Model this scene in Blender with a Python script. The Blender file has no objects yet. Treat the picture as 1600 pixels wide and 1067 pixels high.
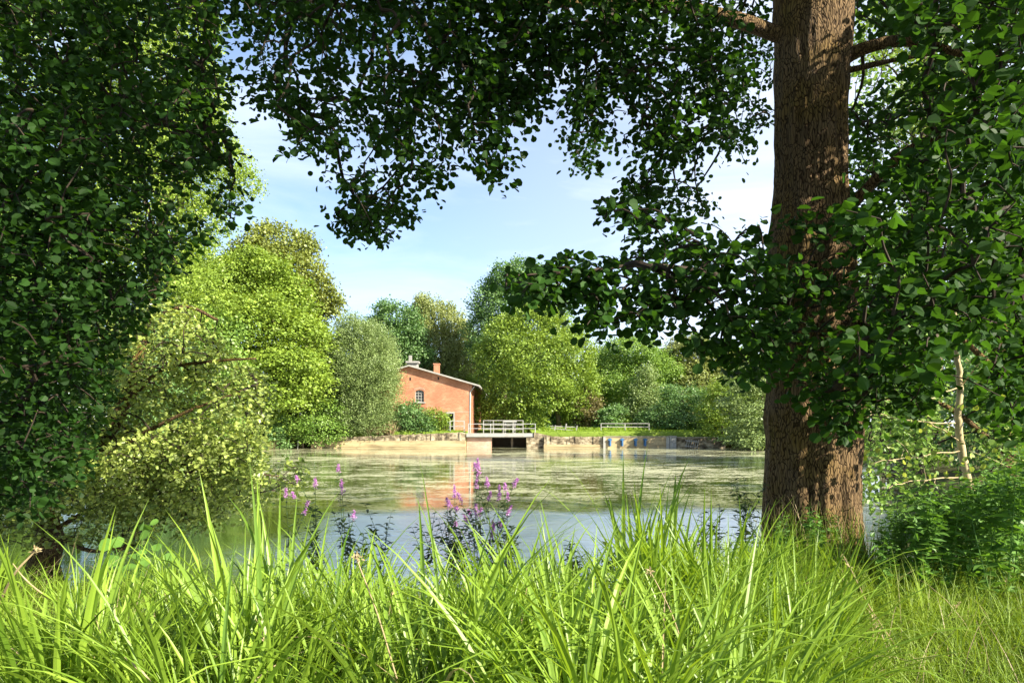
import bpy, math, random
import numpy as np
from mathutils import Vector, noise as mnoise

# ------------------------------------------------------------------ camera, world, sun, exposure
SC = bpy.context.scene
COL = SC.collection
EYE = 2.0            # eye height above the water (water is z = 0)
F = 1067.0           # focal length in photo pixels (24 mm equivalent)
HX, HY = 800.0, 668.0
cam_d = bpy.data.cameras.new('camera')
cam = bpy.data.objects.new('camera', cam_d)
COL.objects.link(cam)
cam.location = (0, 0, EYE)
cam.rotation_euler = (math.radians(90), 0, 0)
cam_d.sensor_width = 36.0
cam_d.lens = 36.0 * F / 1600.0
cam_d.shift_y = (HY - 533.5) / 1600.0
cam_d.clip_start = 0.05
cam_d.clip_end = 2000
SC.camera = cam

SUN = Vector((0.72, -0.46, 0.53)).normalized()
sun_el = math.asin(SUN.z)
sun_rot = math.atan2(SUN.x, SUN.y)

w = bpy.data.worlds.new("World")
SC.world = w
w.use_nodes = True
nt = w.node_tree
nt.nodes.clear()
N = nt.nodes.new
L = nt.links.new
wo = N('ShaderNodeOutputWorld'); bg = N('ShaderNodeBackground')
sky = N('ShaderNodeTexSky'); sky.sky_type = 'NISHITA'; sky.sun_disc = False
sky.sun_elevation = sun_el; sky.sun_rotation = sun_rot
sky.air_density = 1.0; sky.dust_density = 0.6; sky.ozone_density = 3.2
tc = N('ShaderNodeTexCoord')
mp = N('ShaderNodeMapping'); mp.inputs['Scale'].default_value = (1.6, 1.6, 7.0); mp.inputs['Rotation'].default_value = (0.12, 0.1, 0.3)
n1 = N('ShaderNodeTexNoise'); n1.inputs['Scale'].default_value = 1.7; n1.inputs['Detail'].default_value = 9; n1.inputs['Roughness'].default_value = 0.55; n1.inputs['Distortion'].default_value = 0.5
cr = N('ShaderNodeValToRGB'); cr.color_ramp.elements[0].position = 0.40; cr.color_ramp.elements[1].position = 0.80
L(tc.outputs['Generated'], mp.inputs['Vector']); L(mp.outputs[0], n1.inputs['Vector']); L(n1.outputs['Fac'], cr.inputs[0])
# thin bright cloud bank towards the right (x > 0) and low
sep = N('ShaderNodeSeparateXYZ'); L(tc.outputs['Generated'], sep.inputs[0])
mr = N('ShaderNodeMapRange'); mr.inputs['From Min'].default_value = -0.15; mr.inputs['From Max'].default_value = 0.42
mr.inputs['To Min'].default_value = 0.14; mr.inputs['To Max'].default_value = 0.68
L(sep.outputs['X'], mr.inputs['Value'])
ad = N('ShaderNodeMath'); ad.operation = 'MULTIPLY_ADD'; ad.inputs[1].default_value = 0.62; ad.use_clamp = True
L(cr.outputs[0], ad.inputs[0]); L(mr.outputs[0], ad.inputs[2])
mul = N('ShaderNodeMath'); mul.operation = 'MULTIPLY'; mul.inputs[1].default_value = 0.8
L(ad.outputs[0], mul.inputs[0])
mx = N('ShaderNodeMix'); mx.data_type = 'RGBA'
L(mul.outputs[0], mx.inputs['Factor']); L(sky.outputs[0], mx.inputs['A'])
mx.inputs['B'].default_value = (5.0, 5.35, 6.1, 1)
bg.inputs['Strength'].default_value = 0.082
L(mx.outputs['Result'], bg.inputs[0]); L(bg.outputs[0], wo.inputs[0])

sl = bpy.data.lights.new('sun', 'SUN')
sl.energy = 5.0; sl.angle = math.radians(0.5); sl.color = (1.0, 0.915, 0.76)
so = bpy.data.objects.new('sun', sl)
so.rotation_euler = (-SUN).to_track_quat('-Z', 'Y').to_euler()
so.location = SUN * 200
COL.objects.link(so)

SC.view_settings.view_transform = 'Standard'
SC.view_settings.look = 'None'
SC.view_settings.exposure = 1.72
SC.view_settings.gamma = 1.0
SC.cycles.max_bounces = 7
SC.cycles.diffuse_bounces = 3
SC.cycles.glossy_bounces = 3
SC.cycles.transmission_bounces = 4

rng = np.random.default_rng(7)
random.seed(7)

# ------------------------------------------------------------------ helpers
def at(x, y, Y):
    """a pixel of the photograph at depth Y -> world point"""
    return np.array([(x - HX) / F * Y, Y, EYE - (y - HY) / F * Y])

def unit(a):
    a = np.asarray(a, float)
    n = np.linalg.norm(a, axis=-1, keepdims=True)
    return a / np.where(n < 1e-9, 1, n)

class Geo:
    def __init__(s):
        s.v = []; s.f = []; s.a = []; s.m = []; s.n = 0
    def add(s, verts, faces, attr=0.5, mi=0):
        """verts (n,3); faces list of index arrays each (k, sides) of equal sides"""
        verts = np.asarray(verts, np.float32).reshape(-1, 3)
        a = np.full(len(verts), attr, np.float32) if np.isscalar(attr) else np.asarray(attr, np.float32)
        s.v.append(verts); s.a.append(a)
        for fa in (faces if isinstance(faces, list) else [faces]):
            fa = np.asarray(fa, np.int32)
            s.f.append(fa + s.n); s.m.append(mi)
        s.n += len(verts)
    def box(s, x0, x1, y0, y1, z0, z1, attr=0.5, mi=0):
        v = [(x0,y0,z0),(x1,y0,z0),(x1,y1,z0),(x0,y1,z0),(x0,y0,z1),(x1,y0,z1),(x1,y1,z1),(x0,y1,z1)]
        s.hexa(v, attr, mi)
    def hexa(s, v, attr=0.5, mi=0):
        s.add(v, np.array([(0,3,2,1),(4,5,6,7),(0,1,5,4),(1,2,6,5),(2,3,7,6),(3,0,4,7)]), attr, mi)
    def bar(s, p, q, t, t2=None, attr=0.5, mi=0):
        """square bar from p to q"""
        p = np.array(p, float); q = np.array(q, float); d = unit(q - p)
        up = np.array([0, 0, 1.]) if abs(d[2]) < 0.9 else np.array([0, 1., 0])
        a = unit(np.cross(d, up)) * t / 2; b = unit(np.cross(a, d)) * (t2 or t) / 2
        s.hexa([p-a-b, p+a-b, q+a-b, q-a-b, p-a+b, p+a+b, q+a+b, q-a+b], attr, mi)
    def tube(s, pts, rad, sides=6, attr=0.5, mi=0, cap=True):
        pts = np.asarray(pts, float); n = len(pts)
        rad = np.broadcast_to(np.asarray(rad, float), (n,))
        t = np.gradient(pts, axis=0); t = unit(t)
        ref = np.array([0, 0, 1.]) if abs(t[0][2]) < 0.8 else np.array([1., 0, 0])
        u = unit(np.cross(t, ref)); w_ = np.cross(t, u)
        ang = np.arange(sides) / sides * 2 * np.pi
        V = pts[:, None, :] + rad[:, None, None] * (np.cos(ang)[None, :, None] * u[:, None, :] + np.sin(ang)[None, :, None] * w_[:, None, :])
        i = np.arange(n - 1)[:, None] * sides; j = np.arange(sides)[None, :]; j2 = (j + 1) % sides
        fa = np.stack([i + j, i + j2, i + sides + j2, i + sides + j], -1).reshape(-1, 4)
        fs = [fa]
        if cap:
            fs.append(np.array([list(range(sides))[::-1]])); fs.append(np.array([[ (n-1)*sides + k for k in range(sides)]]))
        s.add(V.reshape(-1, 3), fs, attr, mi)
    def build(s, name, mats, parent=None, smooth=False, origin=None):
        me = bpy.data.meshes.new(name)
        V = np.concatenate(s.v) if s.v else np.zeros((0, 3), np.float32)
        if origin is not None:
            V = V - np.asarray(origin, np.float32)
        me.vertices.add(len(V)); me.vertices.foreach_set('co', V.ravel())
        sizes = np.concatenate([np.full(len(f), f.shape[1], np.int32) for f in s.f])
        loops = np.concatenate([f.ravel() for f in s.f]).astype(np.int32)
        me.loops.add(len(loops)); me.loops.foreach_set('vertex_index', loops)
        me.polygons.add(len(sizes))
        st = np.concatenate([[0], np.cumsum(sizes)[:-1]]).astype(np.int32)
        me.polygons.foreach_set('loop_start', st)
        me.polygons.foreach_set('material_index', np.concatenate([np.full(len(f), m, np.int32) for f, m in zip(s.f, s.m)]))
        me.polygons.foreach_set('use_smooth', np.full(len(sizes), bool(smooth)))
        at_ = me.attributes.new('v', 'FLOAT', 'POINT')
        at_.data.foreach_set('value', np.concatenate(s.a).astype(np.float32))
        me.update(calc_edges=True)
        for m in (mats if isinstance(mats, (list, tuple)) else [mats]):
            me.materials.append(m)
        o = bpy.data.objects.new(name, me)
        COL.objects.link(o)
        if origin is not None: o.location = origin
        if parent is not None:
            o.parent = parent
            if origin is None:      # geometry written in world coordinates
                o.location = -Vector(parent.location)
        return o

def tag(o, label, cat, group=None, kind=None):
    if label: o['label'] = label
    if cat: o['category'] = cat
    if group: o['group'] = group
    if kind: o['kind'] = kind
    return o
def thing(name, label, cat, loc=(0, 0, 0), group=None):
    o = bpy.data.objects.new(name, None); COL.objects.link(o)
    o.location = [float(c) for c in loc]
    o.empty_display_size = 0.3
    return tag(o, label, cat, group)
def copy_tree(o, parent=None):
    c = o.copy(); COL.objects.link(c); c.parent = parent
    for ch in o.children: copy_tree(ch, c)
    return c

# ------------------------------------------------------------------ materials
def mat(name):
    m = bpy.data.materials.new(name); m.use_nodes = True
    t = m.node_tree; t.nodes.clear()
    return m, t, t.nodes.new, t.links.new
def ramp(Nn, stops):
    r = Nn('ShaderNodeValToRGB'); e = r.color_ramp.elements
    while len(e) < len(stops): e.new(0.5)
    for el, (p, c) in zip(e, stops):
        el.position = p; el.color = (*c, 1)
    return r
def leafmat(name, dark, light, trans=0.35, tcol=None, rough=0.45, spec=0.35):
    m, t, Nn, Lk = mat(name)
    a = Nn('ShaderNodeAttribute'); a.attribute_name = 'v'
    mid = tuple((x + y) / 2 for x, y in zip(dark, light))
    r = ramp(Nn, [(0.0, dark), (0.5, mid), (1.0, light)])
    Lk(a.outputs['Fac'], r.inputs[0])
    p = Nn('ShaderNodeBsdfPrincipled'); p.inputs['Roughness'].default_value = rough
    p.inputs['Specular IOR Level'].default_value = spec
    Lk(r.outputs[0], p.inputs['Base Color'])
    tr = Nn('ShaderNodeBsdfTranslucent')
    mm = Nn('ShaderNodeMix'); mm.data_type = 'RGBA'; mm.blend_type = 'MULTIPLY'; mm.inputs['Factor'].default_value = 1
    tcol = tcol or (2.2, 2.0, 0.8)
    mm.inputs['B'].default_value = (*tcol, 1)
    Lk(r.outputs[0], mm.inputs['A']); Lk(mm.outputs['Result'], tr.inputs[0])
    s = Nn('ShaderNodeMixShader'); s.inputs[0].default_value = trans
    Lk(p.outputs[0], s.inputs[1]); Lk(tr.outputs[0], s.inputs[2])
    o = Nn('ShaderNodeOutputMaterial'); Lk(s.outputs[0], o.inputs[0])
    return m
def noisemat(name, stops, scale=4, rough=0.85, bump=0.3, detail=8, stretch=(1, 1, 1), dist=0.03, spec=0.2, metallic=0):
    m, t, Nn, Lk = mat(name)
    tc = Nn('ShaderNodeTexCoord'); mp = Nn('ShaderNodeMapping'); mp.inputs['Scale'].default_value = stretch
    n = Nn('ShaderNodeTexNoise'); n.inputs['Scale'].default_value = scale; n.inputs['Detail'].default_value = detail; n.inputs['Roughness'].default_value = 0.62
    Lk(tc.outputs['Object'], mp.inputs[0]); Lk(mp.outputs[0], n.inputs['Vector'])
    r = ramp(Nn, stops); Lk(n.outputs['Fac'], r.inputs[0])
    p = Nn('ShaderNodeBsdfPrincipled'); p.inputs['Roughness'].default_value = rough; p.inputs['Specular IOR Level'].default_value = spec
    p.inputs['Metallic'].default_value = metallic
    Lk(r.outputs[0], p.inputs['Base Color'])
    if bump:
        b = Nn('ShaderNodeBump'); b.inputs['Strength'].default_value = bump; b.inputs['Distance'].default_value = dist
        Lk(n.outputs['Fac'], b.inputs['Height']); Lk(b.outputs[0], p.inputs['Normal'])
    o = Nn('ShaderNodeOutputMaterial'); Lk(p.outputs[0], o.inputs[0])
    return m

M = {}
M['leaf_dark'] = leafmat('shaded_alder_leaf', (0.009, 0.026, 0.005), (0.032, 0.085, 0.013), 0.40, (2.2, 2.1, 0.7), 0.55, 0.14)  # canopy shade is put into this dark green
M['leaf_alder_lit'] = leafmat('sunlit_alder_leaf', (0.070, 0.130, 0.020), (0.40, 0.48, 0.120), 0.30, (1.6, 1.5, 0.5), 0.38, 0.5)  # sunlight is put into this paler copy of the alder leaf
M['leaf_yellow'] = leafmat('yellow_green_leaf', (0.120, 0.200, 0.024), (0.285, 0.395, 0.060), 0.32, (1.3, 1.2, 0.5))
M['leaf_chestnut'] = leafmat('turning_leaf', (0.120, 0.160, 0.028), (0.270, 0.320, 0.070), 0.3, (1.3, 1.1, 0.5))
M['leaf_willow'] = leafmat('willow_leaf', (0.120, 0.180, 0.055), (0.270, 0.350, 0.125), 0.28, (1.2, 1.2, 0.7))
M['leaf_mid'] = leafmat('green_leaf', (0.085, 0.165, 0.026), (0.230, 0.350, 0.070), 0.3, (1.4, 1.4, 0.6))
M['leaf_deep'] = leafmat('deep_green_leaf', (0.060, 0.130, 0.036), (0.160, 0.270, 0.085), 0.28, (1.3, 1.4, 0.7))
M['leaf_birch'] = leafmat('birch_leaf', (0.130, 0.170, 0.035), (0.270, 0.310, 0.095), 0.3, (1.3, 1.2, 0.6))
M['leaf_brownish'] = leafmat('brownish_leaf', (0.12, 0.10, 0.035), (0.22, 0.20, 0.08), 0.25, (1.2, 1.1, 0.6))
M['reed'] = leafmat('sedge_blade', (0.070, 0.150, 0.012), (0.265, 0.395, 0.045), 0.38, (1.5, 1.4, 0.6), 0.42, 0.4)
M['grass'] = leafmat('grass_blade', (0.072, 0.145, 0.012), (0.260, 0.370, 0.036), 0.35, (1.4, 1.3, 0.5), 0.5, 0.3)
M['nettle'] = leafmat('nettle_leaf', (0.045, 0.115, 0.020), (0.150, 0.290, 0.050), 0.3, (1.5, 1.5, 0.6), 0.5, 0.3)
M['weed_dark'] = leafmat('waterside_leaf', (0.022, 0.045, 0.014), (0.065, 0.110, 0.030), 0.3, (1.5, 1.4, 0.6))
M['dry'] = leafmat('dry_stalk', (0.30, 0.22, 0.11), (0.46, 0.37, 0.21), 0.2, (1.1, 1.0, 0.8))
M['petal'] = leafmat('purple_petal', (0.36, 0.12, 0.38), (0.62, 0.33, 0.62), 0.35, (1.3, 1.1, 1.3))
M['twig'] = noisemat('twig_bark', [(0.3, (0.018, 0.013, 0.009)), (0.7, (0.05, 0.037, 0.025))], 20)
M['bark_far'] = noisemat('far_bark', [(0.3, (0.06, 0.045, 0.03)), (0.7, (0.14, 0.115, 0.08))], 5, stretch=(1, 1, .3))
M['bark_pale'] = noisemat('pale_sapling_bark', [(0.25, (0.24, 0.18, 0.09)), (0.6, (0.46, 0.38, 0.22)), (0.8, (0.55, 0.48, 0.32))], 14, bump=0.4, dist=0.004, stretch=(1, 1, .5))
M['white_paint'] = noisemat('pale_metal', [(0.3, (0.20, 0.195, 0.18)), (0.7, (0.36, 0.35, 0.32))], 3, 0.5, 0.1)
M['grey_metal'] = noisemat('grey_metal', [(0.3, (0.30, 0.30, 0.29)), (0.7, (0.44, 0.44, 0.42))], 3, 0.5, 0.1)
M['roof'] = noisemat('roof_felt', [(0.3, (0.09, 0.09, 0.09)), (0.7, (0.16, 0.16, 0.16))], 1.5, 0.7, 0.1)
M['fascia'] = noisemat('pale_fascia', [(0.3, (0.24, 0.235, 0.21)), (0.7, (0.36, 0.35, 0.32))], 2, 0.6, 0.1)
M['glass'] = noisemat('old_glass', [(0.3, (0.02, 0.022, 0.022)), (0.7, (0.05, 0.055, 0.05))], 2, 0.12, 0, spec=0.6)
M['dark'] = noisemat('interior_shade', [(0.3, (0.010, 0.010, 0.009)), (0.7, (0.025, 0.024, 0.02))], 2)  # near-black colour stands in for unlit depth
M['timber'] = noisemat('old_timber', [(0.3, (0.09, 0.065, 0.04)), (0.7, (0.20, 0.16, 0.11))], 6, stretch=(1, 1, 6))
M['blue'] = noisemat('blue_paint', [(0.3, (0.03, 0.09, 0.20)), (0.7, (0.06, 0.15, 0.30))], 3, 0.45, 0.1)
M['stone'] = noisemat('flaking_stone', [(0.34, (0.055, 0.042, 0.028)), (0.46, (0.15, 0.12, 0.075)), (0.58, (0.32, 0.27, 0.18)), (0.72, (0.46, 0.41, 0.30))], 1.9, 0.95, 0.9, 12, (1, 1, 1.6), 0.1)
M['concrete'] = noisemat('tan_concrete', [(0.3, (0.20, 0.155, 0.085)), (0.5, (0.34, 0.27, 0.15)), (0.75, (0.44, 0.36, 0.21))], 0.7, 0.9, 0.3, 10, (1, 1, 5))
M['deck'] = noisemat('weathered_deck', [(0.3, (0.16, 0.145, 0.10)), (0.7, (0.30, 0.27, 0.20))], 1.2, 0.9, 0.3)

def brickmat(name, c1, c2, mortar, big=(0.75, 1.25)):
    m, t, Nn, Lk = mat(name)
    tc = Nn('ShaderNodeTexCoord'); sp = Nn('ShaderNodeSeparateXYZ'); Lk(tc.outputs['Object'], sp.inputs[0])
    add = Nn('ShaderNodeMath'); add.operation = 'ADD'; Lk(sp.outputs[0], add.inputs[0]); Lk(sp.outputs[1], add.inputs[1])
    cb = Nn('ShaderNodeCombineXYZ'); Lk(add.outputs[0], cb.inputs[0]); Lk(sp.outputs[2], cb.inputs[1])
    b = Nn('ShaderNodeTexBrick'); b.inputs['Scale'].default_value = 1.0
    b.inputs['Brick Width'].default_value = 0.25; b.inputs['Row Height'].default_value = 0.077; b.inputs['Mortar Size'].default_value = 0.008
    b.inputs['Color1'].default_value = (*c1, 1); b.inputs['Color2'].default_value = (*c2, 1); b.inputs['Mortar'].default_value = (*mortar, 1)
    Lk(cb.outputs[0], b.inputs['Vector'])
    n = Nn('ShaderNodeTexNoise'); n.inputs['Scale'].default_value = 0.55; n.inputs['Detail'].default_value = 8; n.inputs['Roughness'].default_value = 0.65
    Lk(tc.outputs['Object'], n.inputs['Vector'])
    r = ramp(Nn, [(0.3, (big[0],) * 3), (0.5, (1, 1, 1)), (0.62, (big[1], big[1] * 1.1, big[1] * 1.2)), (0.75, (big[1] * 0.9, big[1] * 1.15, big[1] * 1.3))])
    Lk(n.outputs['Fac'], r.inputs[0])
    mm = Nn('ShaderNodeMix'); mm.data_type = 'RGBA'; mm.blend_type = 'MULTIPLY'; mm.inputs['Factor'].default_value = 1
    Lk(b.outputs['Color'], mm.inputs['A']); Lk(r.outputs[0], mm.inputs['B'])
    p = Nn('ShaderNodeBsdfPrincipled'); p.inputs['Roughness'].default_value = 0.9
    Lk(mm.outputs['Result'], p.inputs['Base Color'])
    o = Nn('ShaderNodeOutputMaterial'); Lk(p.outputs[0], o.inputs[0])
    return m
M['brick'] = brickmat('orange_brick', (0.30, 0.095, 0.042), (0.42, 0.155, 0.075), (0.36, 0.25, 0.16))
M['brick_old'] = brickmat('weathered_brick', (0.34, 0.17, 0.11), (0.44, 0.26, 0.17), (0.36, 0.30, 0.22), (0.6, 1.2))

# bark of the big tree
m, t, Nn, Lk = mat('rugged_bark'); M['bark'] = m
tc = Nn('ShaderNodeTexCoord'); mp = Nn('ShaderNodeMapping'); mp.inputs['Scale'].default_value = (1, 1, 0.22)
nz = Nn('ShaderNodeTexNoise'); nz.inputs['Scale'].default_value = 3; nz.inputs['Detail'].default_value = 3
vadd = Nn('ShaderNodeMix'); vadd.data_type = 'RGBA'; vadd.blend_type = 'ADD'; vadd.inputs['Factor'].default_value = 0.16
Lk(tc.outputs['Object'], mp.inputs[0]); Lk(tc.outputs['Object'], nz.inputs['Vector'])
Lk(mp.outputs[0], vadd.inputs['A']); Lk(nz.outputs['Color'], vadd.inputs['B'])
vo = Nn('ShaderNodeTexVoronoi'); vo.feature = 'DISTANCE_TO_EDGE'; vo.inputs['Scale'].default_value = 42
Lk(vadd.outputs['Result'], vo.inputs['Vector'])
n2 = Nn('ShaderNodeTexNoise'); n2.inputs['Scale'].default_value = 28; n2.inputs['Detail'].default_value = 8; Lk(mp.outputs[0], n2.inputs['Vector'])
n3 = Nn('ShaderNodeTexNoise'); n3.inputs['Scale'].default_value = 2.3; n3.inputs['Detail'].default_value = 5; Lk(tc.outputs['Object'], n3.inputs['Vector'])
rv = ramp(Nn, [(0.0, (0, 0, 0)), (0.16, (1, 1, 1))]); Lk(vo.outputs['Distance'], rv.inputs[0])
hm = Nn('ShaderNodeMath'); hm.operation = 'MULTIPLY_ADD'; hm.inputs[1].default_value = 0.7
Lk(rv.outputs[0], hm.inputs[0]); Lk(n2.outputs['Fac'], hm.inputs[2])
rc = ramp(Nn, [(0.35, (0.016, 0.009, 0.004)), (0.8, (0.064, 0.038, 0.016)), (1.0, (0.145, 0.095, 0.046))]); Lk(hm.outputs[0], rc.inputs[0])
rg = ramp(Nn, [(0.45, (1, 1, 1)), (0.62, (1.0, 0.98, 0.62)), (0.72, (0.95, 1.05, 0.5))]); Lk(n3.outputs['Fac'], rg.inputs[0])
mm = Nn('ShaderNodeMix'); mm.data_type = 'RGBA'; mm.blend_type = 'MULTIPLY'; mm.inputs['Factor'].default_value = 1
Lk(rc.outputs[0], mm.inputs['A']); Lk(rg.outputs[0], mm.inputs['B'])
p = Nn('ShaderNodeBsdfPrincipled'); p.inputs['Roughness'].default_value = 0.9; p.inputs['Specular IOR Level'].default_value = 0.2
bp = Nn('ShaderNodeBump'); bp.inputs['Strength'].default_value = 0.9; bp.inputs['Distance'].default_value = 0.02
Lk(hm.outputs[0], bp.inputs['Height']); Lk(bp.outputs[0], p.inputs['Normal']); Lk(mm.outputs['Result'], p.inputs['Base Color'])
o = Nn('ShaderNodeOutputMaterial'); Lk(p.outputs[0], o.inputs[0])

# ground: soil / grass by noise, greener on the lawns
m, t, Nn, Lk = mat('grassy_ground'); M['ground'] = m
tc = Nn('ShaderNodeTexCoord')
na = Nn('ShaderNodeTexNoise'); na.inputs['Scale'].default_value = 0.35; na.inputs['Detail'].default_value = 10; na.inputs['Roughness'].default_value = 0.7
nb = Nn('ShaderNodeTexNoise'); nb.inputs['Scale'].default_value = 14; nb.inputs['Detail'].default_value = 8
Lk(tc.outputs['Object'], na.inputs['Vector']); Lk(tc.outputs['Object'], nb.inputs['Vector'])
ra = ramp(Nn, [(0.3, (0.09, 0.15, 0.02)), (0.6, (0.17, 0.24, 0.035)), (0.8, (0.22, 0.24, 0.06))]); Lk(na.outputs['Fac'], ra.inputs[0])
rs = ramp(Nn, [(0.3, (0.03, 0.026, 0.014)), (0.7, (0.075, 0.07, 0.03))]); Lk(nb.outputs['Fac'], rs.inputs[0])
a = Nn('ShaderNodeAttribute'); a.attribute_name = 'v'
mm = Nn('ShaderNodeMix'); mm.data_type = 'RGBA'; Lk(a.outputs['Fac'], mm.inputs['Factor']); Lk(rs.outputs[0], mm.inputs['A']); Lk(ra.outputs[0], mm.inputs['B'])
p = Nn('ShaderNodeBsdfPrincipled'); p.inputs['Roughness'].default_value = 0.95; p.inputs['Specular IOR Level'].default_value = 0.1
bp = Nn('ShaderNodeBump'); bp.inputs['Strength'].default_value = 0.8; bp.inputs['Distance'].default_value = 0.06
Lk(nb.outputs['Fac'], bp.inputs['Height']); Lk(bp.outputs[0], p.inputs['Normal']); Lk(mm.outputs['Result'], p.inputs['Base Color'])
o = Nn('ShaderNodeOutputMaterial'); Lk(p.outputs[0], o.inputs[0])

# water: calm far water with floating weed, wind-ruffled nearer patch
m, t, Nn, Lk = mat('pond_water'); M['water'] = m
geo = Nn('ShaderNodeNewGeometry'); sp = Nn('ShaderNodeSeparateXYZ'); Lk(geo.outputs['Position'], sp.inputs[0])
def nz_(scale, detail, stretch, rough=0.5, dist=0.0):
    mp = Nn('ShaderNodeMapping'); mp.inputs['Scale'].default_value = stretch
    n = Nn('ShaderNodeTexNoise'); n.inputs['Scale'].default_value = scale; n.inputs['Detail'].default_value = detail
    n.inputs['Roughness'].default_value = rough; n.inputs['Distortion'].default_value = dist
    Lk(geo.outputs['Position'], mp.inputs[0]); Lk(mp.outputs[0], n.inputs['Vector']); return n
def mth(op, a_, b_, clamp=False):
    n = Nn('ShaderNodeMath'); n.operation = op; n.use_clamp = clamp
    for k, q in ((0, a_), (1, b_)):
        if isinstance(q, (int, float)): n.inputs[k].default_value = q
        else: Lk(q, n.inputs[k])
    return n.outputs[0]
def mrange(val, a0, a1, b0, b1):
    n = Nn('ShaderNodeMapRange'); n.interpolation_type = 'SMOOTHSTEP'
    n.inputs['From Min'].default_value = a0; n.inputs['From Max'].default_value = a1
    n.inputs['To Min'].default_value = b0; n.inputs['To Max'].default_value = b1
    Lk(val, n.inputs['Value']); return n.outputs[0]
edge = nz_(0.35, 4, (1, 1, 1))
yw = mth('ADD', sp.outputs['Y'], mth('MULTIPLY', mth('SUBTRACT', edge.outputs['Fac'], 0.5), 3.0))
near = mrange(yw, 15.6, 17.6, 1.0, 0.0)
leftcalm = mrange(mth('ADD', sp.outputs['X'], mth('MULTIPLY', mth('SUBTRACT', edge.outputs['Fac'], 0.5), 3.0)), -5.6, -3.4, 0.0, 1.0)
ruff = mth('MULTIPLY', near, leftcalm)
r1 = nz_(5.5, 3, (0.55, 1.3, 1), 0.55); r2 = nz_(2.2, 2, (0.35, 1.4, 1), 0.5)
h = mth('ADD', mth('MULTIPLY', r1.outputs['Fac'], 0.028), mth('MULTIPLY', r2.outputs['Fac'], 0.010))
amp = mth('ADD', mth('MULTIPLY', ruff, 0.75), 0.075)
bp = Nn('ShaderNodeBump'); bp.inputs['Strength'].default_value = 1.0; bp.inputs['Distance'].default_value = 1.0
Lk(mth('MULTIPLY', h, amp), bp.inputs['Height'])
pw = Nn('ShaderNodeBsdfPrincipled'); pw.inputs['Base Color'].default_value = (0.055, 0.055, 0.016, 1); Lk(mth('ADD', mth('MULTIPLY', ruff, .24), .035), pw.inputs['Roughness'])
pw.inputs['IOR'].default_value = 1.7; pw.inputs['Specular IOR Level'].default_value = 1.0
Lk(bp.outputs[0], pw.inputs['Normal'])
gl_ = Nn('ShaderNodeBsdfAnisotropic'); gl_.inputs['Color'].default_value = (.92, .95, .96, 1); Lk(bp.outputs[0], gl_.inputs['Normal'])
Lk(mth('ADD', mth('MULTIPLY', ruff, .24), .035), gl_.inputs['Roughness'])
mg = Nn('ShaderNodeMixShader'); Lk(mth('ADD', mth('MULTIPLY', ruff, .55), .30), mg.inputs[0]); Lk(pw.outputs[0], mg.inputs[1]); Lk(gl_.outputs[0], mg.inputs[2])
s1 = nz_(0.8, 12, (0.6, 1.0, 1), 0.82, 0.4); s2 = nz_(8, 7, (.8, 1, 1), 0.85); s3 = nz_(0.09, 3, (0.6, 1, 1))
sc_ = mth('ADD', mth('ADD', mth('MULTIPLY', s1.outputs['Fac'], 0.8), mth('MULTIPLY', s2.outputs['Fac'], 0.65)), mth('MULTIPLY', s3.outputs['Fac'], 0.30))
far_ok = mth('MULTIPLY', mrange(sp.outputs['Y'], 13, 24, 0.0, 1.0), mrange(sp.outputs['Y'], 52, 64, 1.0, 0.62))
thr = mrange(sc_, 0.875, 0.905, 0.0, 1.0)
scum = mth('MULTIPLY', thr, mth('MULTIPLY_ADD' if False else 'MULTIPLY', far_ok, 0.72), True)
pa = Nn('ShaderNodeBsdfPrincipled'); pa.inputs['Base Color'].default_value = (0.42, 0.42, 0.25, 1); pa.inputs['Roughness'].default_value = 0.55
ms = Nn('ShaderNodeMixShader'); Lk(scum, ms.inputs[0]); Lk(mg.outputs[0], ms.inputs[1]); Lk(pa.outputs[0], ms.inputs[2])
o = Nn('ShaderNodeOutputMaterial'); Lk(ms.outputs[0], o.inputs[0])

# ------------------------------------------------------------------ terrain and water
def sstep(a, b, x):
    t = np.clip((np.asarray(x, float) - a) / (b - a), 0, 1); return t * t * (3 - 2 * t)
def near_shore(x):      # depth at which the near bank meets the water
    x = np.asarray(x, float)
    return 6.7 + 0.35 * np.sin(x * 1.3) + 0.2 * np.sin(x * 3.1 + 1) + 2.4 * sstep(1.6, 4.0, x) + 6 * sstep(6, 14, x) - 1.0 * sstep(-2.5, -4.5, x)
def far_shore(x):
    x = np.asarray(x, float)
    y = 67.3 + np.zeros_like(x)
    y = y - 30 * sstep(-19.8, -28, x) + 1.2 * np.sin(x * 0.5) * sstep(-20, -24, x)
    y = y - 40 * sstep(21, 31, x)
    return np.where((x > -4.5) & (x < 1.9), 82, y)
def ground_z(x, y):
    x = np.asarray(x, float); y = np.asarray(y, float)
    ns = near_shore(x); fs = far_shore(x)
    hn = 0.52 + 0.06 * np.sin(x * 0.9 + y) + 0.05 * np.sin(x * 2.3 - y * 1.7)
    zn = -0.7 + (hn + 0.7) * sstep(ns + 0.9, ns - 1.3, y)
    zf = -0.7 + (1.62 + 0.7) * sstep(-0.05, 0.35, y - fs) + 0.15 * sstep(1, 6, y - fs) + 0.9 * sstep(25, 90, y - fs)
    zf = np.where((x < -19.5) | (x > 20.5), -0.7 + 1.9 * sstep(-1.0, 2.5, y - fs) + 0.4 * sstep(3, 20, y - fs), zf)
    z = np.where(y < 25, zn, zf)
    z = np.where((y > 11) & (x > 0), np.maximum(z, -0.7 + 1.5 * sstep(-1.2, 1.5, x - .56 * y)), z)
    return z
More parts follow.
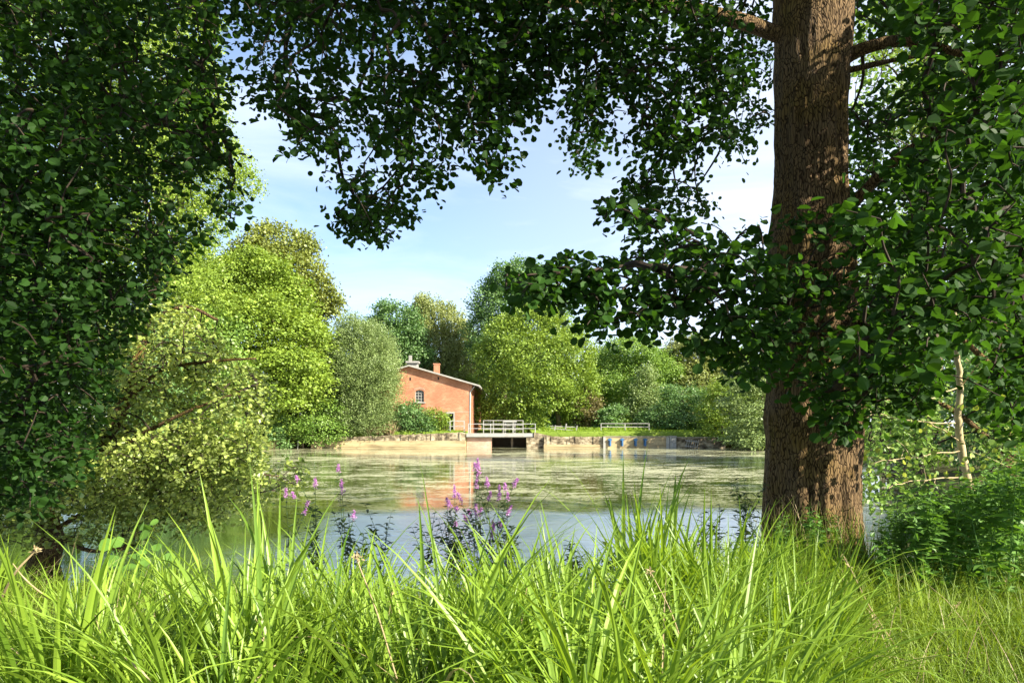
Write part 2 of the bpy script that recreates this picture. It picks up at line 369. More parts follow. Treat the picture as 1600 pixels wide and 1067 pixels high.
xs = np.unique(np.concatenate([np.linspace(-400, -50, 15), np.linspace(-50, -10, 61), np.linspace(-10, 12, 111), np.linspace(12, 50, 58), np.linspace(50, 400, 15), [-4.5, -4.49, 1.9, 1.91, -19.5, -19.49, 20.5, 20.51]]))
ys = np.unique(np.concatenate([np.linspace(-60, -4, 15), np.linspace(-4, 16, 101), np.linspace(16, 36, 9), np.linspace(36, 66, 40), np.linspace(66, 76, 51), np.linspace(76, 120, 20), np.linspace(120, 900, 20), [67.25, 67.3, 67.65]]))
XX, YY = np.meshgrid(xs, ys)
ZZ = ground_z(XX, YY)
ZZ = ZZ + np.where(ZZ > 0.2, 0.03 * np.sin(XX * 1.7) * np.sin(YY * 1.3), 0)
lawn = np.where(YY > 25, sstep(0.8, 1.5, ZZ), 0.10)
g = Geo()
nx, ny = len(xs), len(ys)
ii = np.arange(ny - 1)[:, None] * nx + np.arange(nx - 1)[None, :]
fa = np.stack([ii, ii + 1, ii + nx + 1, ii + nx], -1).reshape(-1, 4)
g.add(np.stack([XX, YY, ZZ], -1).reshape(-1, 3), fa, lawn.ravel())
tag(g.build('ground', M['ground'], smooth=True), 'grassy banks and soil round the pond', None, kind='structure')
g = Geo(); g.add([(-300, 2, 0), (300, 2, 0), (300, 300, 0), (-300, 300, 0)], np.array([[0, 1, 2, 3]]))
tag(g.build('water', M['water']), 'still pond water with floating weed and reflections', None, kind='structure')

# ------------------------------------------------------------------ far bank: retaining walls, culvert, bridge
def rough_wall(name, label, x0, x1, Yf, zt0, zt1, zmid, mats, depth=0.7):
    r = thing(name, label, 'retaining wall', ((x0 + x1) / 2, Yf, 0))
    # lower smooth band
    g = Geo(); g.box(x0, x1, Yf, Yf + depth, -0.9, zmid)
    g.build('footing', mats[0], r)
    g = Geo(); n = int((x1 - x0) / 0.25)
    xx = np.linspace(x0 + 0.03, x1 - 0.03, n + 1)
    xx[1:-1] += np.random.default_rng(int(x1 * 7 + 99)).uniform(-.1, .1, n - 1)
    for k in range(n):
        a0 = zt0 + (zt1 - zt0) * k / n; a1 = zt0 + (zt1 - zt0) * (k + 1) / n
        j = random.uniform(-.05, .05); pr = random.uniform(0.02, 0.09)
        zs_ = zmid + (a0 - zmid) * random.uniform(.3, .7)
        for z0_, z1_ in ((zmid + .002, zs_), (zs_, a0 + j * .7)):
            q = pr + random.uniform(-.03, .03)
            g.box(xx[k] + .001, xx[k + 1] - 0.001, Yf + q, Yf + depth, z0_, z1_)
    g.build('stone_face', mats[1], r)
    g = Geo()
    g.box(x0 - .02, x1 + .02, Yf - .035, Yf + 0.2, 0.10, 0.16)
    g.build('ledge', mats[0], r)
    return r
rough_wall('retaining_wall', 'long tan retaining wall with crumbling stone top left of the bridge', -19.6, -4.55, 66.6, 0.95, 1.55, 0.72, (M['concrete'], M['stone']))
rough_wall('retaining_wall', 'low grey retaining wall of crumbling stone just right of the bridge', 3.1, 8.9, 66.6, 1.15, 1.1, 0.35, (M['concrete'], M['stone']))
# right-hand concrete wall with panels
r = thing('retaining_wall', 'smooth tan concrete wall carrying four blue brackets', 'retaining wall', (12, 66.5, 0))
g = Geo(); g.box(8.93, 15.3, 66.5, 67.2, -.9, 1.08); g.build('wall_face', M['concrete'], r)
g = Geo(); g.box(8.88, 15.3, 66.44, 67.2, 1.083, 1.17); g.build('coping', M['deck'], r)
g = Geo(); g.box(8.88, 9.1, 66.40, 66.497, -.9, 1.08); g.box(15.0, 15.3, 66.42, 66.497, -.9, 1.08); g.build('pier', M['fascia'], r)
r = thing('retaining_wall', 'weathered grey wall section at the right end of the bank', 'retaining wall', (18, 66.6, 0))
g = Geo(); g.box(16.0, 20.8, 66.6, 67.2, -.9, 1.0); g.build('wall_face', M['stone'], r)
g = Geo(); g.box(16.0, 20.8, 66.55, 67.2, 1.003, 1.09); g.build('coping', M['deck'], r)
g = Geo(); g.box(15.33, 15.97, 66.38, 67.2, -.9, 1.12)
g.box(15.29, 16.01, 66.34, 67.2, 1.123, 1.2)
tag(g.build('wall_panel', M['white_paint']), 'pale square concrete panel in the wall beside the leaning ladder', 'panel')
# blue brackets
xs_b = [(953 - 800) / F * 66.4, (972 - 800) / F * 66.4, (993 - 800) / F * 66.4, (1008 - 800) / F * 66.4]
for k, xb in enumerate(xs_b):
    place = ['leftmost, by the wall pier', 'second from the left', 'third from the left', 'rightmost, nearest the pale panel'][k]
    r = thing('mooring_bracket', 'blue bracket on the concrete wall above the water, ' + place, 'bracket', (xb, 66.4, 0.5), 'blue brackets on the concrete wall')
    g = Geo(); g.box(xb - .13, xb + .13, 66.40, 66.497, 0.25, 0.95); g.build('plate', M['blue'], r)
    g = Geo(); g.tube([(xb, 66.28, .2), (xb, 66.28, .98)], .085, 10); g.box(xb - .2, xb + .2, 66.2, 66.398, .78, .9); g.build('post', M['blue'], r)
# leaning white ladder
r = thing('ladder', 'broken white ladder leaning against the grey wall over the water', 'ladder', (17.5, 66.2, 0))
def lad(u, vv): return (16.85 + u * 1.25, 66.42 - 0.1 * vv, 0.15 + vv * .62 - u * .06)
g = Geo(); g.bar(lad(0, 1), lad(1, .85), .07); g.bar(lad(0, .1), lad(1, 0), .07); g.build('rail', M['white_paint'], r)
g = Geo()
for k in range(6):
    u = .06 + k * .17; g.bar(lad(u, -.08), lad(u + .1, 1.1), .06)
g.build('rungs', M['white_paint'], r)

# bridge / culvert
r = thing('footbridge', 'low concrete footbridge over the dark sluice opening', 'bridge', (-0.5, 67.5, 0))
g = Geo(); g.box(-4.5, 2.15, 67.2, 71.6, 1.02, 1.40); g.build('deck', M['deck'], r)
g = Geo(); g.box(-4.48, 2.10, 67.10, 67.195, 1.10, 1.46); g.build('edge_beam', M['fascia'], r)
g = Geo(); g.box(-4.49, -2.02, 67.5, 71.5, -.9, 1.015); g.build('abutment', M['brick_old'], r)
g = Geo(); g.box(1.42, 3.08, 67.0, 71.5, -.9, 1.015); g.build('abutment', M['stone'], r)
g = Geo(); g.hexa([(2.16, 67.0, 1.02), (3.9, 66.9, .95), (3.9, 67.7, .95), (2.16, 67.7, 1.02), (2.16, 67.0, 1.55), (3.9, 66.9, 1.17), (3.9, 67.7, 1.17), (2.16, 67.7, 1.55)]); g.build('wing_wall', M['stone'], r)
g = Geo(); g.box(-2.0, 1.4, 71.4, 71.6, -.9, 1.01); g.build('sluice_gate', M['timber'], r)
g = Geo(); g.box(-.1, .12, 68.2, 68.5, -.8, 1.01); g.build('pile', M['timber'], r)
# railing of the bridge
def railing(name, label, x0, x1, Y, z0, h, posts, mt, rails=(1.0, 0.55), t=.07, group=None):
    r = thing(name, label, 'railing', (x0, Y, z0), group)
    for xp in np.linspace(x0, x1, posts):
        g = Geo(); g.bar((xp, Y, z0), (xp, Y, z0 + h), t); g.build('post', mt, r)
    for q in rails:
        g = Geo(); g.bar((x0 - .03, Y, z0 + h * q + (.02 if q == 1 else 0)), (x1 + .03, Y, z0 + h * q + (.02 if q == 1 else 0)), t * .9, t * .8); g.build('rail', mt, r)
    return r
railing('railing', 'thin grey railing along the near edge of the footbridge', -4.3, 2.3, 67.35, 1.40, 0.95, 4, M['grey_metal'], t=.06)
railing('railing', 'white sluice railing with three bars standing on the footbridge', -2.95, 1.15, 70.8, 1.40, 1.32, 5, M['white_paint'], rails=(1.0, .66, .33), t=.085)
railing('railing', 'short white handrail in front of the open brick doorway', -6.15, -4.75, 67.9, 1.5, 1.15, 2, M['white_paint'], t=.1)
railing('railing', 'long low grey railing on the lawn behind the blue brackets', 9.0, 13.85, 69.0, 1.68, 0.72, 3, M['white_paint'], t=.08)
# sluice hoist frame
r = thing('sluice_winch', 'pale timber winch frame on the middle of the footbridge', 'winch', (-0.2, 71.2, 1.4))
g = Geo(); g.bar((-.7, 71.1, 1.4), (-.7, 71.1, 2.6), .14); g.build('post', M['white_paint'], r)
g = Geo(); g.bar((.3, 71.1, 1.4), (.3, 71.1, 2.6), .14); g.build('post', M['white_paint'], r)
g = Geo(); g.bar((-.9, 71.1, 2.65), (.5, 71.1, 2.65), .14); g.tube([(-.6, 71.0, 2.2), (.2, 71.0, 2.2)], .1, 10); g.build('crossbeam', M['grey_metal'], r)
# collapsed white fence on lawn
r = thing('broken_fence', 'collapsed white wooden fence lying on the lawn right of the footbridge', 'fence', (5, 69.5, 1.7))
for (a_, b_) in (((4.0, 69.4, 1.95), (6.2, 69.2, 1.72)), ((3.9, 69.5, 2.15), (6.6, 69.5, 2.05))):
    g = Geo(); g.bar(a_, b_, .12, .08); g.build('rail', M['white_paint'], r)
for xp, hh in ((4.3, .6), (5.4, .75), (6.5, .55)):
    g = Geo(); g.bar((xp, 69.35, 1.6), (xp + .12, 69.3, 1.65 + hh), .12); g.build('post', M['white_paint'], r)
# mooring posts on left
for xp, lab in ((-20.6, 'short pale wooden post standing in the water beside the bank shrubs'), (-20.1, 'shorter rust coloured post in the water at the left wall end')):
    g = Geo(); g.tube([(xp, 65.6, -.5), (xp + .03, 65.6, .75 if xp < -20.3 else .5)], .07, 8)
    tag(g.build('wooden_post', M['fascia'] if xp < -20.3 else M['timber'], origin=(xp, 65.6, 0)), lab, 'post')

# ------------------------------------------------------------------ brick mill
BY = 70.0
bx0, bx1, ridge = -16.6, -4.42, -10.5
ze, zr, zb = 6.55, 8.30, 1.3
def roofz(x): return ze + (zr - ze) * (1 - abs(x - ridge) / (bx1 - ridge))
mill = thing('brick_mill', 'orange brick mill house with shallow gable roof on the far bank', 'building', (-10.5, BY, zb))
g = Geo()
wx0, wx1 = (648.5 - 800) / F * BY, (662.5 - 800) / F * BY      # window
wz0, wz1 = 2 + (668 - 628) / F * BY, 2 + (668 - 609) / F * BY
dx0, dx1 = (699.0 - 800) / F * BY, (708.5 - 800) / F * BY      # door
dz0, dz1 = 1.45, 2 + (668 - 646) / F * BY
cuts = sorted([bx0, ridge, wx0, wx1, dx0, dx1, bx1])
TH = 0.4
for a_, b_ in zip(cuts[:-1], cuts[1:]):
    segs = [(zb, None)]
    mid = (a_ + b_) / 2
    if wx0 <= mid <= wx1: segs = [(zb, wz0), (wz1, None)]
    if dx0 <= mid <= dx1: segs = [(zb, dz0), (dz1, None)]
    for z0_, z1_ in segs:
        za, zc = (roofz(a_), roofz(b_)) if z1_ is None else (z1_, z1_)
        g.hexa([(a_, BY, z0_), (b_, BY, z0_), (b_, BY + TH, z0_), (a_, BY + TH, z0_), (a_, BY, za), (b_, BY, zc), (b_, BY + TH, zc), (a_, BY + TH, za)])
# arched corners of the window
wm = (wx0 + wx1) / 2
for sgn, xc in ((1, wx0), (-1, wx1)):
    pts = [(xc, wz1), (xc, wz1 - .22), (xc + sgn * .16, wz1 - .07), (xc + sgn * .45, wz1 - 0.002)]
    v = [(p_[0], BY + .002, p_[1]) for p_ in pts] + [(p_[0], BY + TH, p_[1]) for p_ in pts]
    g.add(v, [np.array([[0, 1, 2, 3], [7, 6, 5, 4]]), np.array([[1, 5, 6, 2], [2, 6, 7, 3]])])
BL = 92.0
g.box(bx0, bx0 + TH, BY + TH, BL, zb, ze); g.box(bx0, bx1, BL, BL + TH, zb, ze + 1.0)
g.box(bx1 - TH, bx1, BY + TH, BL, -0.8, ze - .003)
# corner below bank level towards the channel
g.box(bx1 - 1.0, bx1 - .004, BY + .004, BY + TH, -.8, zb)
g.build('wall', M['brick'], mill)
# soldier course band and string course
g = Geo(); g.box(bx0 + .1, bx1 + .01, BY - .03, BY - .002, 3.58, 3.66); g.build('string_course', M['brick_old'], mill)
nb_ = 8
for k in range(nb_ + 1):
    y0 = BY + .12 + (BL - BY - .9) * k / nb_
    g = Geo(); g.box(bx1 + .002, bx1 + .26, y0, y0 + .75, 0.6, ze - .05); g.build('pilaster', M['brick'], mill)
for k in range(nb_):
    y0 = BY + .12 + (BL - BY - .9) * (k + .5) / nb_ - .15
    for z0_, z1_ in ((1.9, 3.3), (4.3, 5.9)):
        wv = Geo(); wv.box(bx1 + .003, bx1 + .03, y0, y0 + 1.1, z0_, z1_)
        wo_ = wv.build('window', M['fascia'], mill)
        pv = Geo(); pv.box(bx1 + .032, bx1 + .04, y0 + .1, y0 + 1.0, z0_ + .1, z1_ - .1); pp = pv.build('pane', M['glass'], wo_)
        pp.location = (0, 0, 0)
# gable window
wf = Geo(); fr = .07
wf.box(wx0, wx0 + fr, BY + .14, BY + .22, wz0, wz1); wf.box(wx1 - fr, wx1, BY + .14, BY + .22, wz0, wz1)
wf.box(wx0 + fr, wx1 - fr, BY + .14, BY + .22, wz0, wz0 + fr); wf.box(wx0 + fr, wx1 - fr, BY + .14, BY + .22, wz1 - .1, wz1)
for q in (1 / 3, 2 / 3):
    xm = wx0 + (wx1 - wx0) * q; wf.box(xm - .025, xm + .025, BY + .15, BY + .21, wz0 + fr, wz1 - .1)
for q in (.25, .5, .74):
    zm = wz0 + (wz1 - wz0) * q; wf.box(wx0 + fr, wx1 - fr, BY + .155, BY + .205, zm - .025, zm + .025)
wo_ = wf.build('window', M['fascia'], mill)
pv = Geo(); pv.box(wx0 + .01, wx1 - .01, BY + .225, BY + .24, wz0 + .01, wz1 - .01); pp = pv.build('pane', M['glass'], wo_); pp.location = (0, 0, 0)
pv = Geo(); pv.box(wx0 - .15, wx1 + .15, BY - .12, BY + .13, wz0 - .12, wz0 + .0); pp = pv.build('sill', M['fascia'], wo_); pp.location = (0, 0, 0)
pv = Geo()
for k in range(9):
    t0, t1 = k / 9, (k + 1) / 9
    f_ = lambda t: (wx0 - .1 + (wx1 - wx0 + .2) * t, wz1 - .18 + .26 * math.sin(math.pi * (t * .8 + .1)))
    (xa, za), (xb_, zb_) = f_(t0 + .01), f_(t1 - .01)
    pv.hexa([(xa, BY - .02, za), (xb_, BY - .02, zb_), (xb_, BY - .003, zb_), (xa, BY - .003, za), (xa, BY - .02, za + .2), (xb_, BY - .02, zb_ + .2), (xb_, BY - .003, zb_ + .2), (xa, BY - .003, za + .2)])
pp = pv.build('arch', M['brick_old'], wo_); pp.location = (0, 0, 0)
# door
df = Geo(); df.box(dx0 - .16, dx0, BY - .05, BY + .1, dz0, dz1 + .14); df.box(dx1, dx1 + .14, BY - .05, BY + .1, dz0, dz1 + .14); df.box(dx0, dx1, BY - .05, BY + .1, dz1, dz1 + .14)
do = df.build('door', M['fascia'], mill)
pv = Geo(); pv.box(dx0, dx1, BY + .3, BY + .34, dz0, dz1); pp = pv.build('opening', M['dark'], do); pp.location = (0, 0, 0)  # dark sheet painted as the shade inside the doorway
pv = Geo(); pv.hexa([(dx0 + .02, BY + .05, dz0), (dx0 + .08, BY - .2, dz0), (dx0 + .13, BY - .2, dz0), (dx0 + .07, BY + .05, dz0)] + [(dx0 + .02, BY + .05, dz1 - .05), (dx0 + .08, BY - .2, dz1 - .05), (dx0 + .13, BY - .2, dz1 - .05), (dx0 + .07, BY + .05, dz1 - .05)])
pp = pv.build('door_leaf', M['blue'], do); pp.location = (0, 0, 0)
# small vents in the gable
for px_, py_ in ((641, 592), (685, 591)):
    c = at(px_, py_, BY); g = Geo(); g.box(c[0] - .08, c[0] + .08, BY - .01, BY + .01, c[2] - .16, c[2] + .16); g.build('vent', M['dark'], mill)
# roof
def rslab(g, xa, za, xb, zb_, y0, y1, th):
    g.hexa([(xa, y0, za), (xb, y0, zb_), (xb, y1, zb_), (xa, y1, za), (xa, y0, za + th), (xb, y0, zb_ + th), (xb, y1, zb_ + th), (xa, y1, za + th)])
sl_ = (zr - ze) / (bx1 - ridge); ov = 1.15
rf = Geo(); rslab(rf, ridge + .001, zr + .01, bx1 + ov, ze - ov * sl_ + .01, BY - .45, BL + .6, .10)
rslab(rf, bx0 - ov, ze - ov * sl_ + .01, ridge - .001, zr + .01, BY - .45, BL + .6, .10)
ro = rf.build('roof', M['roof'], mill)
rf = Geo(); rslab(rf, ridge, zr - .05, bx1 + ov + .03, ze - ov * sl_ - .06, BY - .50, BY - .455, .155)
rslab(rf, bx0 - ov, ze - ov * sl_ - .06, ridge, zr - .05, BY - .50, BY - .455, .155)
rf.box(bx1 + ov - .1, bx1 + ov + .06, BY - .46, BL + .6, ze - ov * sl_ - .12, ze - ov * sl_ + .005)
pp = rf.build('fascia', M['fascia'], ro); pp.location = (0, 0, 0)
c = at(682, 580, 74); g = Geo(); g.box(c[0] - .3, c[0] + .3, 74, 74.6, 6.8, c[2] + .75); g.box(c[0] - .36, c[0] + .36, 73.95, 74.65, c[2] + .753, c[2] + .85)
pp = g.build('chimney', M['brick'], ro); pp.location = (0, 0, 0)
c = at(645, 563, 72.5)
g = Geo(); g.box(c[0] - .55, c[0] + .55, 72.2, 73, 8.0, 8.75); g.box(c[0] - .6, c[0] + .6, 72.1, 73.1, 8.753, 8.82); g.box(c[0] - .68, c[0] + .68, 72.0, 73.2, 8.823, 9.02); g.box(c[0] - .42, c[0] - .12, 72.4, 72.8, 9.023, 9.65)
pp = g.build('vent_cowl', M['white_paint'], ro); pp.location = (0, 0, 0)
g = Geo(); g.tube([(bx1 + .55, BY + .4, ze - .25), (bx1 + .12, BY + .05, ze - .95), (bx1 + .1, BY + .0, 1.2)], .06, 8); g.build('downpipe', M['grey_metal'], mill)

# ------------------------------------------------------------------ leaf templates
ALDER = (np.array([(0, 0, 0), (.30, .16, .05), (.47, .50, .08), (.33, .86, .05), (0, .97, -.02), (-.33, .86, .05), (-.47, .50, .08), (-.30, .16, .05)]),
         [np.array([[0, 1, 2, 3, 4]]), np.array([[0, 4, 5, 6, 7]])])
ALDER_B = (ALDER[0] * [.86, 1.08, 1] + np.array([(0, 0, 0), (.03, 0, .07), (.05, 0, .12), (.03, 0, .08), (.06, 0, -.08), (0, 0, .02), (0, 0, .05), (0, 0, .02)]), ALDER[1])
ALDER_C = (ALDER[0] * [1.08, .92, -1] + np.array([(0, 0, 0), (0, .03, -.03), (-.04, .02, -.06), (0, .03, 0), (-.05, -.04, .12), (.02, 0, 0), (.02, -.04, -.10), (0, 0, -.04)]), ALDER[1])
LANCE = (np.array([(0, 0, 0), (.17, .25, .04), (.13, .6, .03), (0, 1, -.10), (-.13, .6, .03), (-.17, .25, .04)]),
         [np.array([[0, 1, 2, 3]]), np.array([[0, 3, 4, 5]])])
KITE = (np.array([(0, 0, 0), (.40, .45, .0), (0, 1, 0), (-.40, .5, 0)]), [np.array([[0, 1, 2, 3]])])
SLIM = (np.array([(0, 0, 0), (.16, .45, .0), (0, 1, 0), (-.16, .5, 0)]), [np.array([[0, 1, 2, 3]])])
def leaves(g, tpl, P, D, Nn_, S, A, mi=0):
    """place a template at every row: position, axis, normal, size, colour value"""
    T, fs = tpl
    D = unit(D); X = unit(np.cross(D, Nn_)); Z = np.cross(X, D)
    S = np.broadcast_to(np.asarray(S, float), (len(P),))
    V = P[:, None, :] + S[:, None, None] * (T[None, :, 0:1] * X[:, None, :] + T[None, :, 1:2] * D[:, None, :] + T[None, :, 2:3] * Z[:, None, :])
    k = len(T); off = (np.arange(len(P)) * k)[:, None]
    faces = [(off[:, :, None] + f[None, :, :]).reshape(-1, f.shape[1]) for f in fs]
    g.add(V.reshape(-1, 3), faces, np.repeat(np.clip(A, 0, 1), k), mi)
def rsph(n): return unit(rng.normal(size=(n, 3)))

# ------------------------------------------------------------------ far trees
def crown(lobes, dens, size, style, tpl=KITE, bias=0.0):
    """leaf clumps spread over a set of ellipsoid lobes; returns a Geo"""
    g = Geo()
    C = np.array([l[:3] for l in lobes]); R = np.array([l[3:6] for l in lobes])
    for i in range(len(lobes)):
        c, r = C[i], R[i]
        area = 4 * math.pi * ((r[0] * r[1]) ** 1.6 / 3 + (r[0] * r[2]) ** 1.6 / 3 + (r[1] * r[2]) ** 1.6 / 3) ** (1 / 1.6)
        nc = max(6, int(area * dens / 16))
        d = rsph(nc)
        rr = 1.02 - np.abs(rng.normal(0, .24, nc))
        o_ = rng.random(nc) < .2; rr[o_] = rng.uniform(1.0, 1.24, o_.sum())
        cp = c + d * r * rr[:, None]
        keep = np.ones(nc, bool)
        for j in range(len(lobes)):
            if j != i:
                q = np.linalg.norm((cp - C[j]) / R[j], axis=1); keep &= q > .72
        cp, d = cp[keep], d[keep]; nc = len(cp)
        if nc == 0: continue
        cs = rng.uniform(.6, 1.3, nc)                     # clump size
        tone = rng.normal(.5, .22, nc) + rng.normal(0, .07) + bias
        k = 16
        if style == 'weep':
            off = rng.normal(0, 1, (nc, k, 3)) * np.array([.12, .12, .1]) * size * 3.5
            s_ = rng.random((nc, k, 1)); off[:, :, 2:3] -= s_ * size * 9 * cs[:, None, None]
            ax = np.array([0, 0, -1.]) + rng.normal(0, .35, (nc, k, 3))
        elif style == 'willow':
            dirn = unit(d + np.array([0, 0, .7]) + rng.normal(0, .25, (nc, 3)))
            s_ = rng.random((nc, k, 1)); off = dirn[:, None, :] * s_ * size * 6 * cs[:, None, None] + rng.normal(0, 1, (nc, k, 3)) * size * .7
            ax = dirn[:, None, :] + rng.normal(0, .5, (nc, k, 3))
        elif style == 'layer':
            off = rng.normal(0, 1, (nc, k, 3)) * np.array([1.0, 1.0, .22]) * size * 1.8 * cs[:, None, None]
            off[:, :, 2] -= .25 * np.linalg.norm(off[:, :, :2], axis=2)
            ax = unit(d)[:, None, :] * np.array([1, 1, .2]) + rng.normal(0, .5, (nc, k, 3)) + np.array([0, 0, -.35])
        else:
            off = rng.normal(0, 1, (nc, k, 3)) * np.array([1, 1, .7]) * size * 1.35 * cs[:, None, None]
            ax = d[:, None, :] + rng.normal(0, .8, (nc, k, 3))
        P = (cp[:, None, :] + off).reshape(-1, 3)
        nrm = d[:, None, :] * .7 + np.array([0, 0, .55]) + rng.normal(0, .45 if style != 'layer' else .3, (nc, k, 3))
        A = np.repeat(tone, k) + rng.normal(0, .13, nc * k)
        leaves(g, tpl, P, ax.reshape(-1, 3), nrm.reshape(-1, 3), size * .84 * rng.uniform(.7, 1.35, nc * k), A)
    return g
def auto_lobes(cx, cy, z0, z1, wx, K, rl=(.30, .45), top=1.0, dy=None):
    """lobes filling an egg-shaped envelope"""
    out = []; H = z1 - z0; dy = dy or wx
    for k in range(K):
        t = (k + .5) / K
        z = z0 + H * (0.10 + .80 * t)
        wz = math.sin(math.pi * (0.16 + .76 * t)) ** .7 * top
        a_ = k * 2.399 + random.uniform(-.5, .5); rad = random.uniform(.25, .62)
        r = random.uniform(*rl) * wx * (.55 + .45 * wz)
        out.append((cx + math.cos(a_) * rad * wx * wz * .95, cy + math.sin(a_) * rad * dy * wz * .9, z, r, r * dy / wx, min(r * random.uniform(.65, .95), H * .3)))
    return out
def far_tree(name, label, spec, mt, style='round', size=.24, dens=42, K=11, group=None, tpl=KITE, lobes=None, trunk=True, bias=0., lean=0., rl=(.30, .45), cat='tree'):
    """spec: px left, px right, py top, py bottom of the crown, depth Y"""
    xl, xr, yt, yb, Y = spec
    a_, b_ = at(xl, yt, Y), at(xr, yb, Y)
    cx = (a_[0] + b_[0]) / 2; wx = (b_[0] - a_[0]) / 2; z1, z0 = a_[2], b_[2]
    gz = float(ground_z(cx, Y)); gz = max(gz, 0.0)
    r = thing(name, label, cat, (cx, Y, gz), group)
    if lobes is None: lobes = auto_lobes(cx, Y, z0, z1, wx, K, rl)
    else: lobes = [(*at(px_, py_, Y + dY), rx / F * Y, rx / F * Y * .9, rz / F * Y) for (px_, py_, dY, rx, rz) in lobes]
    sub = []
    for l in lobes:
        for _ in range(6):
            d_ = Vector((random.gauss(0, 1), random.gauss(0, 1), random.gauss(.45, .8))).normalized(); f_ = random.uniform(.24, .44)
            sub.append((l[0] + d_.x * l[3] * 1.0, l[1] + d_.y * l[4] * .95, l[2] + d_.z * l[5] * 1.0, l[3] * f_, l[4] * f_, max(l[5], l[3] * .7) * f_ * .9))
    main = lobes; lobes = list(lobes) + sub
    if trunk:
        tx = cx + lean
        pts = [(tx, Y, gz - .3), (tx - lean * .3 + random.uniform(-.2, .2), Y, gz + (z1 - gz) * .3), (cx + random.uniform(-.3, .3), Y, gz + (z1 - gz) * .6), (cx, Y, gz + (z1 - gz) * .85)]
        hgt = z1 - gz
        g = Geo(); g.tube(pts, [hgt * .022, hgt * .017, hgt * .011, .04], 9); g.build('trunk', M['bark_far'], r, smooth=True)
        g = Geo()
        for l in main:
            s_ = random.uniform(.25, .6); p0 = np.array(pts[1]) * (1 - s_) + np.array(pts[2]) * s_
            e = np.array(l[:3]); mid = (p0 + e) / 2 + [0, 0, -.2]
            g.tube([p0, mid, e], [hgt * .007, hgt * .005, .03], 5)
        g.build('limbs', M['bark_far'], r)
    g = crown(lobes, dens * 1.45, size, style, tpl, bias)
    g.build('crown', mt, r)
    return r

random.seed(11)
for k, (xl, xr, yt, Y, lab) in enumerate([(-330, -40, 430, 42, 'dense bank tree at the far left, low behind the dark leaves'), (-80, 130, 400, 46, 'green bank tree left of the bright yellow tree'), (90, 300, 430, 47, 'bushy bank tree below the bright yellow tree'), (240, 400, 470, 56, 'green bank tree at the foot of the feathery yellow-green tree'),
    (470, 600, 560, 96, 'distant green tree left of the mill behind the willow'), (590, 760, 560, 108, 'distant green tree behind the mill roof'), (740, 900, 540, 104, 'distant green tree behind the large yellow-green tree'), (880, 1010, 555, 102, 'distant green tree behind the lawn railing'),
    (990, 1120, 560, 100, 'distant green tree behind the silvery pointed tree'), (1090, 1240, 555, 98, 'distant green tree just left of the thick trunk'), (1190, 1340, 540, 80, 'green bank tree hidden behind the thick trunk'), (1300, 1460, 500, 34, 'bank tree low behind the bare sapling twigs'), (1430, 1640, 490, 31, 'bank tree low behind the slim sapling'), (1600, 1800, 470, 31, 'bank tree at the right edge behind the nettles')]):
    far_tree('broadleaf_tree', lab, (xl, xr, yt, 690, Y), M['leaf_mid'] if k % 2 else M['leaf_deep'], 'round', .26 * Y / 75 + .08, 26, K=10, rl=(.38, .52))
# left group
far_tree('broadleaf_tree', 'bright yellow-green feathery tree filling the far left bank', (270, 512, 392, 690, 66), M['leaf_yellow'], 'layer', .30, 46,
         lobes=[(340, 450, 3, 62, 40), (395, 430, 0, 52, 38), (300, 440, 5, 50, 42), (440, 480, 0, 48, 40), (465, 530, -1, 46, 38), (400, 510, -3, 70, 48), (330, 530, -3, 72, 52), (430, 575, -3, 66, 40), (360, 610, -3, 80, 55), (460, 600, 0, 40, 40), (280, 590, 0, 70, 60), (300, 660, 0, 70, 40), (400, 660, 0, 55, 35)])
far_tree('chestnut_tree', 'tall olive-yellow tree with a bumpy rounded top behind the feathery tree', (380, 532, 355, 640, 76), M['leaf_chestnut'], 'round', .34, 34,
         lobes=[(425, 382, 0, 36, 24), (458, 388, 1, 28, 22), (400, 405, 0, 32, 26), (440, 420, -1, 42, 30), (478, 425, 0, 24, 24), (500, 455, 0, 20, 20), (518, 478, 0, 15, 17), (490, 500, 1, 24, 22), (455, 480, 1, 45, 40), (470, 560, 2, 40, 50)])
far_tree('birch_tree', 'thin greyish weeping birch between the yellow tree and the willow', (468, 528, 490, 668, 70), M['leaf_birch'], 'weep', .16, 60, K=12)
far_tree('alder_shrub', 'dense green alder shrub reaching down to the water at the left wall end', (438, 540, 575, 697, 67), M['leaf_mid'], 'layer', .22, 46, cat='shrub',
         lobes=[(500, 610, 1, 30, 26), (515, 640, 0, 26, 26), (480, 640, 0, 34, 26), (450, 665, 0, 34, 24), (500, 672, -1, 40, 20), (420, 670, 1, 36, 24), (520, 670, 0, 18, 16)])
far_tree('alder_shrub', 'low dark green shrub overhanging the water left of the wooden post', (390, 460, 640, 697, 64), M['leaf_deep'], 'layer', .22, 40, K=6, cat='shrub')
far_tree('willow_tree', 'rounded grey-green willow hiding the left end of the brick mill', (515, 632, 500, 688, 67.9), M['leaf_willow'], 'willow', .19, 210, tpl=(SLIM[0] * [1.5, 1, 1], SLIM[1]),
         lobes=[(556, 528, 0, 24, 22), (580, 545, 0, 26, 24), (545, 560, 0, 26, 26), (596, 572, -.2, 20, 26), (568, 590, -.5, 36, 32), (545, 615, 0, 26, 30), (590, 618, -.3, 26, 30), (560, 648, 0, 30, 28), (588, 658, 0, 24, 20), (602, 600, 0, 14, 24)])
far_tree('broadleaf_tree', 'dark green tree rising behind the willow top', (580, 655, 475, 600, 92), M['leaf_deep'], 'round', .32, 34,
         lobes=[(618, 497, 0, 30, 20), (600, 520, 0, 26, 24), (636, 520, 0, 26, 24), (615, 560, 0, 45, 34)])
